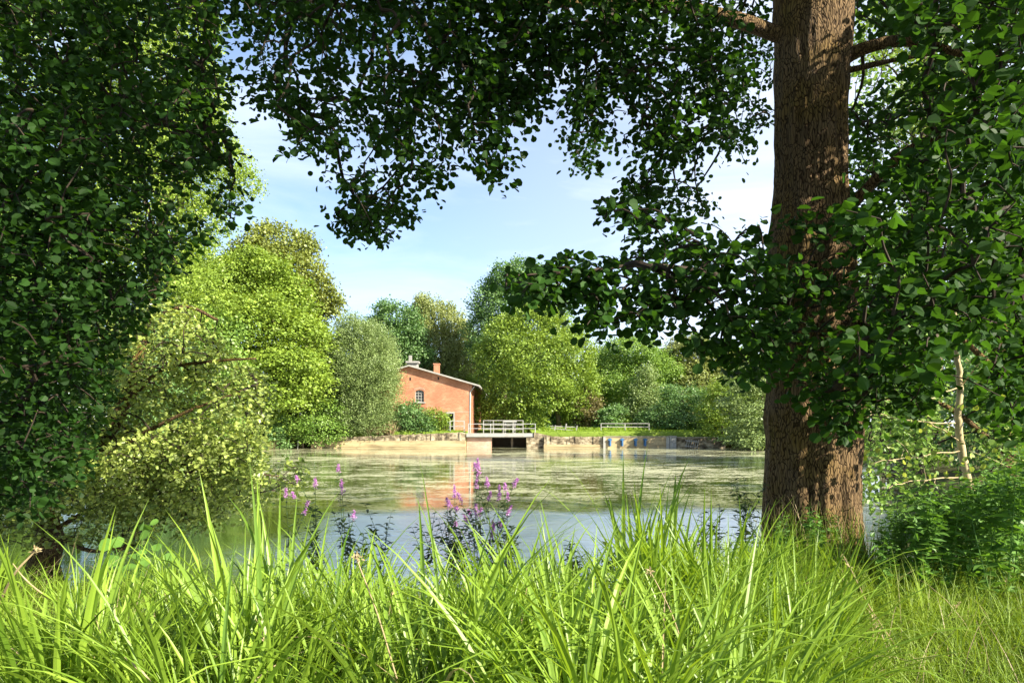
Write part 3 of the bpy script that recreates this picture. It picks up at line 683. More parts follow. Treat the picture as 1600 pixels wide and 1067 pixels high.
far_tree('birch_tree', 'pale green weeping birch right behind the mill roof', (634, 756, 453, 640, 98), M['leaf_birch'], 'weep', .24, 52,
         lobes=[(672, 476, 0, 24, 20), (690, 495, -1, 30, 24), (655, 510, 0, 24, 26), (712, 515, 0, 26, 26), (735, 540, 0, 22, 28), (675, 545, -1, 44, 40), (715, 565, 0, 38, 34), (690, 600, 0, 60, 36), (650, 590, 0, 30, 36)])
far_tree('broadleaf_tree', 'tall dark crowned tree at the centre behind the yellow-green tree', (738, 840, 408, 660, 88), M['leaf_deep'], 'round', .30, 36, bias=.1,
         lobes=[(815, 426, 0, 24, 18), (790, 440, 0, 28, 22), (765, 475, 0, 28, 28), (795, 480, 0, 38, 34), (830, 450, 0, 26, 26), (755, 520, 0, 22, 34), (790, 550, 0, 50, 44), (860, 480, 0, 30, 34)])
far_tree('broadleaf_tree', 'large yellow-green tree with a leaning forked trunk right of the mill', (748, 936, 482, 672, 76), M['leaf_yellow'], 'round', .24, 46, lean=2.4, bias=-.04,
         lobes=[(830, 505, 0, 42, 26), (865, 520, 0, 42, 28), (800, 530, 0, 40, 32), (895, 550, 0, 32, 34), (775, 570, 0, 30, 34), (840, 560, -2, 56, 40), (905, 600, 0, 30, 36), (800, 610, -1, 44, 38), (850, 610, -1.5, 40, 30), (775, 645, 0, 30, 24), (820, 655, 0, 30, 22), (905, 645, 0, 28, 24)])
far_tree('bush', 'small bright yellow bush peeping over the right eave of the mill', (722, 770, 580, 660, 95), M['leaf_yellow'], 'round', .24, 46, K=5, bias=.25, cat='shrub')
far_tree('broadleaf_tree', 'broad rounded green tree behind the lawn railing', (925, 1050, 530, 672, 84), M['leaf_mid'], 'round', .26, 44, bias=.12,
         lobes=[(985, 552, 0, 44, 24), (955, 580, 0, 34, 28), (1015, 575, 0, 38, 28), (985, 600, -1, 50, 34), (950, 640, 0, 36, 30), (1020, 630, 0, 38, 34)])
far_tree('broadleaf_tree', 'pale green tree crown left of the thick trunk above the wall', (1030, 1160, 525, 672, 86), M['leaf_birch'], 'layer', .28, 44, bias=.1,
         lobes=[(1085, 550, 0, 40, 24), (1055, 575, 0, 34, 28), (1120, 575, 0, 34, 28), (1090, 605, -1, 52, 34), (1140, 620, 0, 34, 34), (1060, 640, 0, 40, 30)])
far_tree('spruce_like_tree', 'narrow silvery pointed tree in the middle of the right thicket', (980, 1040, 572, 665, 78), M['leaf_willow'], 'round', .22, 50,
         lobes=[(1010, 590, 0, 14, 16), (1010, 612, 0, 20, 18), (1005, 635, 0, 25, 20), (1015, 655, 0, 28, 18)])
far_tree('shrub', 'layered deep green shrub on the lawn left of the railing end', (925, 985, 630, 678, 74), M['leaf_deep'], 'layer', .22, 48, K=6, bias=.2, cat='shrub')
far_tree('shrub', 'brown-tinged leafy shrub beside the large yellow-green tree', (885, 945, 610, 672, 75), M['leaf_brownish'], 'round', .20, 46, K=7, cat='shrub')
far_tree('shrub', 'deep green bushy shrub behind the pale wall panel', (1020, 1110, 600, 680, 73), M['leaf_deep'], 'layer', .22, 48, bias=.15, cat='shrub',
         lobes=[(1065, 620, 0, 30, 18), (1045, 645, 0, 28, 18), (1090, 645, 0, 28, 20), (1065, 662, -.5, 38, 16), (1020, 660, 0, 22, 16)])
far_tree('shrub', 'sunlit yellowish shrub leaning over the right end of the wall', (1095, 1160, 590, 692, 68.5), M['leaf_yellow'], 'layer', .20, 48, bias=-.1, cat='shrub',
         lobes=[(1130, 610, 0, 26, 24), (1115, 640, 0, 22, 24), (1145, 645, 0, 28, 26), (1130, 672, -.5, 34, 20), (1160, 610, 1, 26, 26)])
far_tree('alder_tree', 'pale leafed tree drooping to the water beside the thick trunk', (1130, 1260, 560, 700, 62), M['leaf_willow'], 'layer', .22, 46, K=11, bias=.05,
         lobes=[(1175, 590, 0, 36, 24), (1215, 600, 0, 36, 30), (1160, 625, 0, 30, 24), (1190, 650, -1, 44, 26), (1235, 650, 0, 40, 34), (1175, 680, -1, 42, 16), (1230, 690, 0, 40, 16)])
# bushes by the mill
far_tree('bush', 'dark glossy bush against the brick wall below the window', (618, 668, 630, 672, 68.6), M['leaf_deep'], 'round', .22, 60, cat='shrub', trunk=False,
         lobes=[(640, 648, 0, 22, 18), (625, 660, 0, 16, 14), (655, 660, -.2, 20, 13), (668, 664, -.2, 12, 9)])
far_tree('bush', 'yellow-green clipped bush beside the open doorway', (662, 700, 636, 672, 69.0), M['leaf_yellow'], 'round', .18, 70, cat='shrub', trunk=False, bias=-.1,
         lobes=[(680, 655, 0, 18, 15), (692, 662, 0, 10, 11), (668, 660, 0, 12, 12)])
# trees seen through the near foliage on both sides
far_tree('broadleaf_tree', 'tall bright yellow tree glimpsed through the dark leaves at left', (120, 390, 60, 560, 57), M['leaf_yellow'], 'round', .22, 34, bias=.1,
         lobes=[(250, 110, 0, 90, 60), (210, 10, 0, 90, 70), (300, 60, 1, 45, 60), (80, 90, 1, 100, 100), (250, -60, 0, 80, 60), (190, 200, 0, 90, 70), (300, 260, -1, 80, 70), (300, 350, 0, 50, 50), (230, 330, -1, 90, 70), (150, 400, 0, 90, 80), (260, 450, -1, 100, 70), (100, 250, 0, 80, 80), (300, 200, 0, 45, 60)])
far_tree('broadleaf_tree', 'green tree closing the view at the far left edge', (-160, 140, 200, 640, 40), M['leaf_mid'], 'round', .24, 30, K=9)
far_tree('broadleaf_tree', 'leafy green tree on the far bank right of the thick trunk', (1290, 1500, 300, 700, 40), M['leaf_mid'], 'round', .20, 34, K=12, bias=.1)
far_tree('broadleaf_tree', 'leafy green tree on the far bank at the right edge', (1450, 1720, 180, 700, 34), M['leaf_mid'], 'round', .20, 34, K=12)
far_tree('broadleaf_tree', 'sunny yellow tree crown high above the curved limb at top right', (1310, 1600, -120, 330, 30), M['leaf_yellow'], 'round', .17, 22, K=9, bias=.1)
far_tree('shrub', 'leafy shrub on the right shore between the trunk and the sapling', (1385, 1490, 560, 735, 21), M['leaf_mid'], 'round', .13, 40, K=9, cat='shrub', rl=(.4, .55))
far_tree('shrub', 'leafy shrub on the right shore directly behind the sapling', (1470, 1610, 540, 745, 19), M['leaf_deep'], 'round', .12, 40, K=9, cat='shrub', rl=(.4, .55), bias=.2)
far_tree('shrub', 'leafy shrub at the right edge above the nettle bed', (1570, 1760, 520, 750, 17), M['leaf_mid'], 'round', .12, 40, K=9, cat='shrub', rl=(.4, .55))
# dry reed tufts on left wall
for k, (px_, h_) in enumerate(((577, 16), (590, 14), (600, 20), (612, 26), (607, 16))):
    b = at(px_, 684, 67.6); b[2] = 1.25
    g = Geo(); n = 90
    P = np.tile(b, (n, 1)) + rng.normal(0, .12, (n, 3)) * [1, .5, 0]
    D = np.array([0, 0, 1.]) + rng.normal(0, .28, (n, 3)); S = h_ / F * 67 * rng.uniform(.6, 1.15, n)
    P = np.concatenate([P, P + unit(D) * S[:, None] * .6]); D = np.concatenate([D, D + rng.normal(0, .5, (n, 3))]); S = np.concatenate([S, S * .4])
    leaves(g, (SLIM[0] * [.35, 1, 1], SLIM[1]), P, D, rng.normal(size=(2 * n, 3)), S, rng.uniform(.4, 1, 2 * n))
    lab = ['low pale dry tuft at the left of the wall top, under the willow', 'small beige dry tuft, second from the left on the wall top', 'medium beige dry plume standing under the willow edge', 'tallest beige dry plume on the wall in front of the dark bush', 'short dry tuft squeezed beside the tallest plume'][k]
    tag(g.build('dry_grass_tuft', M['dry'], origin=b), lab, 'dry grass', 'dry tufts on the left wall')

# tufty grass of the far lawn (uncountable)
g = Geo(); n = 26000
X = rng.uniform(-26, 26, n); Yp = 67.3 + rng.random(n) ** 1.6 * 7
ok = ~((X > -4.8) & (X < 3.0)) & ~((X > -17) & (X < -4) & (Yp > 69.8)); X, Yp = X[ok], Yp[ok]; n = len(X)
P = np.stack([X, Yp, ground_z(X, Yp) - .03], -1)
leaves(g, (SLIM[0] * [.8, 1, 1], SLIM[1]), P, np.array([0, 0, 1.]) + rng.normal(0, .5, (n, 3)), rng.normal(size=(n, 3)), rng.uniform(.10, .26, n) * np.where(Yp > 71, 1.8, 1), rng.normal(.62, .16, n))
tag(g.build('lawn_grass', M['grass']), 'short sunlit grass on the far bank', 'grass', kind='stuff')

# ------------------------------------------------------------------ near trees: sprays of alder leaves on a branch network
def inpoly(x, y, poly):
    c = np.zeros(len(x), bool); n = len(poly)
    for i in range(n):
        x0, y0 = poly[i]; x1, y1 = poly[(i + 1) % n]
        hit = ((y0 > y) != (y1 > y)) & (x < (x1 - x0) * (y - y0) / ((y1 - y0) or 1e-9) + x0)
        c ^= hit
    return c
LIT = [(3.4, 6.4, 5.2, 7.4, 1.3), (-3.0, 0.6, 6.2, 7.4, 1.5), (-4.5, 5.5, 1.6, 4.7, 1.2), (-6.2, -2.6, 8.8, 11.8, 1.6), (-6.0, -2.4, 8.8, 11.8, 3.4)]
def shades(q):
    for (x0, x1, y0, y1, z) in LIT:
        t_ = (q[2] - z) / SUN.z
        if t_ > .6 and x0 < q[0] - SUN.x * t_ < x1 and y0 < q[1] - SUN.y * t_ < y1: return True
    return False
def clear(x, y):
    if 1462 < x < 1535 and 520 < y < 770: return False      # the pale sapling stays in view
    if 1110 < x < 1205 and 268 < y < 338: return False      # open sky left of the trunk
    return True
def scatter(poly, n, Y0, Y1, holes=0.30, hs=70., margin=0):
    """n spray tips inside an outline, with clumpy gaps; each gets its own depth"""
    poly = np.array(poly, float); lo, hi = poly.min(0), poly.max(0)
    out = []
    while len(out) < n:
        x = rng.uniform(lo[0], hi[0], 4000); y = rng.uniform(lo[1], hi[1], 4000)
        k = inpoly(x, y, poly); x, y = x[k], y[k]
        for a_, b_ in zip(x, y):
            q = mnoise.noise(Vector((a_ / hs, b_ / hs, 3.7))) + .5 * mnoise.noise(Vector((a_ / hs * 2.3, b_ / hs * 2.3, 9.1)))
            if 1150 < a_ < 1400 and b_ < 320 and Y0 < 7.2: ylo, yhi = 7.35, max(8.6, Y1)   # behind the trunk
            else: ylo, yhi = Y0, Y1
            if clear(a_, b_) and q > -.35 + holes + random.uniform(-.15, .15) - .3:
                for _ in range(8):
                    q3 = at(a_, b_, random.uniform(ylo, yhi))
                    if not shades(q3): break
                out.append(q3)
                if len(out) >= n: break
    return np.array(out)
def spline(pts, n=24):
    pts = np.array(pts, float); t = np.linspace(0, len(pts) - 1, n); out = []
    P = np.vstack([2 * pts[0] - pts[1], pts, 2 * pts[-1] - pts[-2]])
    for u in t:
        i = min(int(u), len(pts) - 2); f = u - i; p0, p1, p2, p3 = P[i:i + 4]
        out.append(.5 * ((2 * p1) + (-p0 + p2) * f + (2 * p0 - 5 * p1 + 4 * p2 - p3) * f * f + (-p0 + 3 * p1 - 3 * p2 + p3) * f ** 3))
    return np.array(out)
def network(root, limb_pts, tips, leaf=0.066, per=12, mt=None, spread=.36, tone=.5, toner=.16, droop=.25, flat=.7, wood=None, reach=None):
    """joins spray tips to the limbs (nearest first) and hangs leaves along the last part of each twig"""
    nodes = list(limb_pts); par = [-1] * len(nodes)
    NP = np.zeros((len(nodes) + len(tips), 3)); NP[:len(nodes)] = nodes; cnt = len(nodes)
    d0 = np.array([np.min(np.linalg.norm(NP[:cnt] - t_, axis=1)) for t_ in tips])
    order = np.argsort(d0); parent = {}
    root_d = np.zeros(len(NP)); nlimb = cnt
    for idx in order:
        t_ = tips[idx]; dd = np.linalg.norm(NP[:cnt] - t_, axis=1) + .30 * root_d[:cnt]
        j = int(np.argmin(dd)); NP[cnt] = t_; parent[cnt] = j; root_d[cnt] = root_d[j] + np.linalg.norm(NP[j] - t_); cnt += 1
    load = np.ones(cnt)
    for i in range(cnt - 1, nlimb - 1, -1): load[parent[i]] += load[i]
    gt, gl = Geo(), Geo()
    LP, LD, LN, LS, LA = [], [], [], [], []
    for i in range(nlimb, cnt):
        p0, p1 = NP[parent[i]], NP[i]; v = p1 - p0; ln = np.linalg.norm(v) + 1e-6
        mid = (p0 + p1) / 2 + np.array([random.uniform(-.12, .12), random.uniform(-.12, .12), random.uniform(0, .18)]) * ln
        r0 = min(.0035 * math.sqrt(load[i]) + .002, .030); 
        pts = spline([p0, mid, p1], 6)
        gt.tube(pts, np.linspace(r0, max(.0022, r0 * .6), 6), 4 if r0 < .012 else 6, cap=False)
        dirv = unit(p1 - mid)
        k = max(4, int(per * random.uniform(.6, 1.4)))
        L_ = min(spread, ln) ; s_ = np.sort(rng.random(k))
        base = p1 - dirv * L_ * (1 - s_)[:, None] * .8 + dirv * .05
        side = unit(np.cross(dirv, [0, 0, 1.]) + 1e-6)
        sg = np.where(np.arange(k) % 2 == 0, 1., -1.)[:, None]
        ax = side * sg * .9 + dirv * .5 + rng.normal(0, .45, (k, 3)) + np.array([0, 0, -droop])
        ax = unit(ax)
        base = base + ax * random.uniform(.02, .05) + rng.normal(0, spread * .16, (k, 3))
        nn = np.array([0, 0, flat]) + rng.normal(0, .55, (k, 3)) + rng.normal(0, .25, 3)
        LP.append(base); LD.append(ax); LN.append(nn); LS.append(leaf * rng.uniform(.65, 1.25, k)); LA.append(random.gauss(tone, toner) + rng.normal(0, .15, k))
    LP, LD, LN, LS, LA = [np.concatenate(q) for q in (LP, LD, LN, LS, LA)]
    pick = rng.integers(0, 3, len(LP))
    for q, tp_ in enumerate((ALDER, ALDER_B, ALDER_C)):
        k = pick == q; leaves(gl, tp_, LP[k], LD[k], LN[k], LS[k], LA[k])
    if root is not None:
        gt.build('twigs', wood or M['twig'], root); gl.build('foliage', mt, root)
    return gt, gl

def barky(name, pts, rad, parent, nseg=56, nring=150, amp=.02, flare=None, matn='bark'):
    """a furrowed trunk or limb: real ridges in the mesh"""
    c = spline(pts, nring); r = np.interp(np.linspace(0, 1, nring), np.linspace(0, 1, len(rad)), rad)
    t = unit(np.gradient(c, axis=0)); ref = np.array([0, 1., 0]) if abs(t[0][2]) > .5 else np.array([0, 0, 1.])
    u = unit(np.cross(t, ref)); w_ = np.cross(t, u)
    g = Geo(); V = np.zeros((nring, nseg, 3)); arc = np.concatenate([[0], np.cumsum(np.linalg.norm(np.diff(c, axis=0), axis=1))])
    for i in range(nring):
        for j in range(nseg):
            th = 2 * math.pi * j / nseg; ca, sa = math.cos(th), math.sin(th)
            s_ = arc[i]
            q = mnoise.noise(Vector((ca * 6 * r[i] / rad[0], sa * 6 * r[i] / rad[0], s_ * 1.1)))
            q2 = mnoise.noise(Vector((ca * 2.0, sa * 2.0, s_ * .7 + 5)))
            q3 = mnoise.noise(Vector((ca * 15 * r[i] / rad[0], sa * 15 * r[i] / rad[0], s_ * 4 + 9)))
            rr = r[i] * (1 + q2 * .13) + amp * (1 - abs(q) * 2.2) + amp * .6 * q3
            if flare: rr += flare(s_, th) 
            V[i, j] = c[i] + rr * (ca * u[i] + sa * w_[i])
    ii = np.arange(nring - 1)[:, None] * nseg; jj = np.arange(nseg)[None, :]; j2 = (jj + 1) % nseg
    fa = np.stack([ii + jj, ii + j2, ii + nseg + j2, ii + nseg + jj], -1).reshape(-1, 4)
    g.add(V.reshape(-1, 3), [fa, np.array([[(nring - 1) * nseg + k for k in range(nseg)]])])
    return g.build(name, M[matn], parent, smooth=True)

# ---- the big tree right of centre
TY = 7.0
random.seed(5)
tb = at(1290, 915, TY)
big = thing('large_alder_tree', 'massive rough-barked tree right of centre whose crown arches over the pond', 'tree', (tb[0] - .1, TY, 0.45))
def tflare(s_, th):
    base = math.exp(-s_ / .55)
    return base * (.18 + .13 * math.cos(th * 3 + .6) + .05 * math.cos(th * 5 + 2)) + .035 * math.exp(-((s_ - 2.25) / .22) ** 2)
tp = [at(1300, 985, TY), at(1278, 900, TY), at(1268, 780, TY), at(1270, 640, TY), at(1265, 420, TY), at(1266, 300, TY), at(1266, 150, TY), at(1270, 0, TY), at(1262, -400, TY - .1), at(1255, -900, TY - .3)]
barky('trunk', tp, [.48, .45, .43, .415, .41, .345, .335, .365, .30, .12], big, 120, 360, .019, tflare)
limbs = {
 'left_low': [at(1235, 62, TY), at(1150, 32, 6.9), at(1050, 10, 6.8), at(930, 4, 6.6), at(800, 10, 6.4), at(640, 20, 6.2), at(470, 0, 6.1)],
 'left_mid': [at(1240, -30, TY), at(1130, -110, 6.6), at(950, -170, 6.0), at(700, -190, 5.6), at(500, -150, 5.3)],
 'left_back': [at(1250, 20, TY + .2), at(1150, -60, 8), at(980, -60, 9), at(760, -40, 9.8), at(560, -30, 10.2)],
 'right_arm': [at(1315, 95, TY), at(1345, 78, 6.9), at(1400, 65, 6.8), at(1450, 70, 6.7), at(1520, 88, 6.6), at(1640, 100, 6.4)],
 'right_up': [at(1320, -20, TY), at(1400, -90, 6.8), at(1520, -120, 6.3), at(1700, -90, 6)],
 'low_branch': [at(1235, 470, TY - .2), at(1180, 450, 6.2), at(1100, 425, 5.6), at(1000, 415, 5.2), at(900, 425, 5.0), at(790, 432, 4.9)],
 'high_left': [at(1262, -300, TY), at(1100, -480, 6.5), at(800, -560, 6), at(400, -520, 6)],
 'high_right': [at(1262, -380, TY), at(1450, -520, 6.5), at(1700, -560, 6)],
 'high_front': [at(1262, -350, TY), at(1250, -700, 4.6), at(1150, -1400, 3.4)],
 'high_back': [at(1262, -420, TY), at(1200, -500, 9), at(1050, -420, 11)],
}
lr = {'left_low': [.075, .07, .055, .045, .035, .025, .012], 'left_mid': [.10, .07, .05, .035, .015], 'left_back': [.08, .06, .05, .03, .012], 'right_arm': [.07, .062, .055, .045, .03, .02],
      'right_up': [.09, .06, .04, .02], 'low_branch': [.036, .026, .019, .013, .009, .006]}
lp = []
for k, pts in limbs.items():
    rr = lr.get(k, [.14, .09, .04])
    barky('limb', pts, rr, big, 16, 60, .004, None, 'twig' if k == 'low_branch' else 'bark')
    sp_ = spline(pts, 40)
    if k != 'low_branch': lp += list(sp_[10 if k.startswith('high') else 6:])
lp = np.array(lp)
top_poly = [(350, -60), (375, 20), (372, 110), (380, 150), (440, 190), (455, 240), (500, 262), (545, 292), (525, 335), (545, 360), (600, 362), (645, 345), (640, 305), (700, 292), (745, 270), (795, 282),
            (795, 205), (850, 205), (890, 200), (950, 205), (985, 215), (960, 260), (985, 290), (1050, 315), (1120, 318), (1115, 285), (1080, 250), (1130, 240), (1165, 265), (1205, 235), (1215, -60)]
tips = scatter(top_poly, 760, 4.8, 7.8, .22, 60)
tips = np.vstack([tips,
    scatter([(600, -60), (1000, -60), (900, 90), (800, 190), (520, 230), (400, 150), (420, -60)], 240, 4.8, 7.8, .1, 60),
    scatter([(975, 300), (1000, 290), (1120, 318), (1100, 330), (1040, 325)], 26, 6, 8, -.5),
    scatter([(520, 330), (560, 310), (650, 325), (640, 350), (600, 370), (540, 368)], 34, 6.4, 7.6, -.5),
    scatter([(880, 210), (935, 200), (935, 255), (905, 262)], 16, 6.4, 7.6, -.5),
    scatter([(930, 20), (1205, 0), (1205, 235), (1000, 240)], 110, 5.5, 8, .0)])
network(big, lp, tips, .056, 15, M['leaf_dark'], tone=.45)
big.children[-1]['label'] = 'dark hanging leaf sprays across the top of the view'
# lower branch reaching left over the water, larger leaves (nearer)
low_poly = [(915, 330), (945, 312), (1000, 318), (1050, 345), (1130, 350), (1200, 345), (1215, 470), (1215, 600), (1150, 590), (1090, 545), (1060, 515), (1000, 508), (930, 522), (890, 495), (835, 478), (780, 455), (765, 430), (800, 438), (850, 412), (905, 402), (990, 365), (975, 350), (930, 345)]
tips2 = np.vstack([scatter(low_poly, 215, 4.4, 6.6, .12, 45), scatter([(1080, 400), (1215, 380), (1215, 590), (1120, 560)], 55, 4.2, 6.4, -.2, 45),
                   scatter([(820, 425), (900, 410), (1080, 420), (1080, 500), (930, 500), (850, 470)], 50, 4.6, 5.6, -.2, 45)])
lowpts = np.vstack([spline(limbs['low_branch'], 40)[4:], spline([at(1180, 450, 6.2), at(1120, 390, 5.6), at(1050, 350, 5.2), at(960, 330, 4.9)], 20)])
network(big, lowpts, tips2, .072, 10, M['leaf_dark'], tone=.58, spread=.3)
# leaves on and right of the trunk
rt = np.vstack([
    scatter([(1320, -60), (1620, -60), (1620, 560), (1560, 640), (1420, 620), (1340, 600), (1318, 300), (1330, 150), (1440, 110), (1420, 50), (1340, 40)], 900, 3.6, 8.0, .08, 60),
    scatter([(1200, 440), (1260, 415), (1340, 440), (1345, 600), (1290, 640), (1210, 590)], 62, 5.0, 6.2, .0, 40),
    scatter([(1235, 350), (1290, 345), (1345, 330), (1345, 400), (1240, 385)], 15, 5.6, 6.3, -.2, 40),
    scatter([(1270, 600), (1345, 600), (1340, 675), (1285, 665)], 26, 4.8, 5.8, -.3, 40),
    scatter([(1340, 560), (1620, 500), (1620, 700), (1520, 640), (1360, 660)], 90, 4.8, 7.5, .25, 60)])
rl_ = np.vstack([spline(limbs['right_arm'], 30)[6:], spline(limbs['right_up'], 30)[6:],
     spline([at(1325, 520, 6.9), at(1400, 470, 6.2), at(1500, 450, 5.8), at(1620, 430, 5.4)], 24), spline([at(1330, 330, TY), at(1400, 250, 6.6), at(1500, 200, 6.2), at(1620, 190, 6)], 24),
     spline([at(1290, 500, 6.5), at(1260, 480, 6.1), at(1240, 520, 5.8)], 12), spline([at(1300, 420, 6.5), at(1320, 560, 6), at(1310, 640, 5.5)], 12)])
for pts, rr in (([at(1315, 530, 6.95), at(1400, 470, 6.2), at(1500, 450, 5.8), at(1620, 430, 5.4)], [.05, .04, .03, .015]), ([at(1315, 340, TY), at(1400, 250, 6.6), at(1500, 200, 6.2), at(1620, 190, 6)], [.055, .045, .03, .015]),
                ([at(1318, 112, 6.9), at(1370, 100, 6.7), at(1410, 92, 6.6), at(1460, 84, 6.6)], [.03, .025, .02, .014])):
    barky('limb', pts, rr, big, 12, 40, .003)
network(big, rl_, rt, .075, 11, M['leaf_dark'], tone=.55)

# upper crown above the frame: unseen, shades the canopy; carved open so sun reaches LIT
def upper(n, cx, cy, cz, rx, ry, rz, lit):
    out = []
    while len(out) < n:
        p_ = rng.normal(size=3); p_ = p_ / np.linalg.norm(p_) * rng.random() ** (1 / 2.4)
        q = np.array([cx, cy, cz]) + p_ * [rx, ry, rz]
        if q[2] < EYE + (HY + 60) / F * max(q[1], .5) and q[1] > 0: continue
        if q[2] < 4.5: continue
        if shades(q): continue
        out.append(q)
    return np.array(out)
up = upper(2300, 3.2, 5.6, 9.5, 8.0, 5.0, 5.5, LIT)
hp = np.vstack([spline(limbs[k], 30)[4:] for k in ('high_left', 'high_right', 'high_front', 'high_back')] + [spline([at(1262, -400, TY), at(1255, -900, TY - .3)], 12)])
network(big, hp, up, .115, 15, M['leaf_dark'], tone=.5, spread=.6, flat=1.2)

# ---- dark tree at the left edge
random.seed(9)
lt = thing('alder_tree', 'dark shaded tree crown hanging down the whole left edge', 'tree', (-6.3, 6.2, .4))
barky('trunk', [(-6.3, 6.2, .2), (-6.2, 6.2, 2.5), (-6.0, 6.3, 5), (-5.6, 6.3, 9)], [.30, .24, .18, .06], lt, 40, 80, .012)
ll = {'a': [(-6.2, 6.2, 2.0), (-5.0, 6.2, 3.0), (-4.4, 6.0, 3.5), (-3.8, 5.9, 3.6)], 'b': [(-6.1, 6.2, 3.4), (-4.8, 6.4, 4.6), (-3.4, 6.4, 4.9), (-2.6, 6.3, 4.4)], 'c': [(-6.0, 6.3, 4.8), (-4.6, 6.2, 6.2), (-3.4, 6.1, 6.9), (-2.2, 6, 6.8)],
      'd': [(-6.2, 6.2, 1.6), (-5.2, 5.6, 1.9), (-4.2, 5.2, 1.8)], 'e': [(-5.8, 6.3, 6), (-4.8, 7.5, 7.6), (-3.9, 8.6, 8.2)]}
lpts = []
for k, pts in ll.items():
    barky('limb', pts, [.07, .05, .03, .015][:len(pts)], lt, 12, 40, .003); lpts += list(spline(pts, 24)[3:])
dark_poly = [(-60, -60), (345, -60), (372, 0), (340, 60), (352, 130), (345, 190), (368, 250), (372, 320), (360, 360), (300, 385), (275, 430), (230, 470), (190, 540), (165, 640), (130, 730), (60, 790), (-60, 830)]
lt_t = np.vstack([scatter(dark_poly, 1150, 4.6, 7.6, .26, 75), scatter([(-60, 150), (170, 200), (150, 420), (120, 700), (-60, 800)], 330, 4.2, 6.2, -.1, 75), scatter([(-60, -60), (330, -60), (320, 60), (200, 350), (-60, 400)], 170, 5, 8, 0, 75)])
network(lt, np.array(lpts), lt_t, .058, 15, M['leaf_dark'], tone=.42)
upl = upper(700, -5.5, 5.8, 8.6, 3.6, 3.6, 3.0, LIT)
network(lt, np.array(lpts), upl, .10, 14, M['leaf_dark'], tone=.5, spread=.55, flat=1.2)

# ---- sunlit alder leaning over the water
sa = thing('alder_tree', 'sunlit pale-leaved alder leaning out over the water at left', 'tree', (-7.0, 10.0, 0))
barky('trunk', [at(55, 900, 10), at(78, 850, 10), at(75, 800, 10), at(120, 740, 10.2), at(190, 640, 10.4), at(230, 500, 10.6), at(250, 400, 10.8)], [.20, .17, .15, .11, .085, .06, .03], sa, 30, 110, .008)
sl2 = {'a': [at(80, 830, 10), at(170, 780, 10), at(260, 745, 9.8), at(350, 735, 9.8), at(440, 745, 9.7)], 'b': [at(120, 740, 10.2), at(220, 680, 10), at(300, 640, 10), at(380, 610, 10)], 'c': [at(190, 640, 10.4), at(250, 580, 10.2), at(330, 565, 10), at(400, 560, 10)],
       'd': [at(100, 760, 10), at(60, 640, 10.4), at(70, 520, 10.6)], 'e': [at(80, 830, 10), at(140, 860, 9.6), at(210, 850, 9.4), at(180, 862, 9.4)], 'f': [at(230, 500, 10.6), at(290, 480, 10.5), at(340, 500, 10.4)]}
sp2 = []
for k, pts in sl2.items():
    barky('limb', pts, [.036, .028, .02, .012, .007][:len(pts)], sa, 10, 40, .002); sp2 += list(spline(pts, 24)[3:])
lit_poly = [(60, 460), (150, 500), (200, 480), (275, 470), (310, 500), (350, 545), (415, 590), (430, 620), (415, 660), (400, 690), (425, 725), (485, 732), (485, 750), (430, 775), (410, 800), (340, 808), (300, 812), (215, 800), (120, 805), (40, 810), (-40, 820), (-40, 500)]
sa_t = np.vstack([scatter(lit_poly, 1700, 9.0, 11.4, .12, 50), scatter([(180, 700), (400, 690), (420, 765), (330, 800), (150, 800), (60, 760)], 420, 9.2, 10.6, 0, 50), scatter([(130, 845), (215, 830), (215, 865)], 10, 9.2, 9.6, -1), scatter([(-30, 790), (120, 790), (340, 800), (330, 832), (200, 836), (60, 850), (-40, 860)], 130, 9.2, 10.4, -.2, 50)])
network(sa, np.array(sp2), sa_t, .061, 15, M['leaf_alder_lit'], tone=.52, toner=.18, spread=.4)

# ---- shrubby tree behind the trunk on the right, and slim sapling
random.seed(21)
rs_ = thing('alder_tree', 'leafy tree behind the slim pale sapling at right', 'tree', (9, 13, .4))
barky('trunk', [(9.5, 13, 0), (9.3, 13, 3), (9.2, 13, 7)], [.2, .15, .05], rs_, 24, 40, .008)
rsl = {'a': [(9.4, 13, 1.5), (8, 12.6, 2.4), (6.8, 12.4, 2.6)], 'b': [(9.3, 13, 3), (8, 13, 4.2), (7, 13, 4.8)], 'c': [(9.3, 13, 2), (10.5, 12.5, 3), (11.5, 12, 3.2)], 'd': [(9.3, 13, 4.5), (8.6, 13, 6), (8, 13, 7)]}
rsp = []
for k, pts in rsl.items():
    barky('limb', pts, [.06, .04, .015], rs_, 10, 30, .002); rsp += list(spline(pts, 24)[3:])
rs_t = np.vstack([scatter([(1330, 420), (1640, 380), (1640, 820), (1500, 800), (1340, 790)], 900, 11, 14.5, .14, 60), scatter([(1330, 0), (1640, 0), (1640, 500), (1330, 480)], 450, 11, 14.5, .2, 60)])
network(rs_, np.array(rsp), rs_t, .085, 10, M['leaf_mid'], tone=.35, toner=.2, spread=.45)
sg = thing('sapling', 'slim pale-barked sapling with bare side twigs in front of the dark thicket', 'tree', (at(1520, 770, 7.6)[0], 7.6, .5))
g = Geo(); sp_ = spline([at(1525, 800, 7.6), at(1508, 730, 7.6), at(1497, 660, 7.6), at(1500, 610, 7.6), at(1494, 540, 7.6), at(1490, 440, 7.7), at(1480, 300, 7.8)], 60)
g.tube(sp_ + rng.normal(0, .003, sp_.shape), np.linspace(.046, .018, 60), 14); g.build('trunk', M['bark_pale'], sg, smooth=True)
g = Geo()
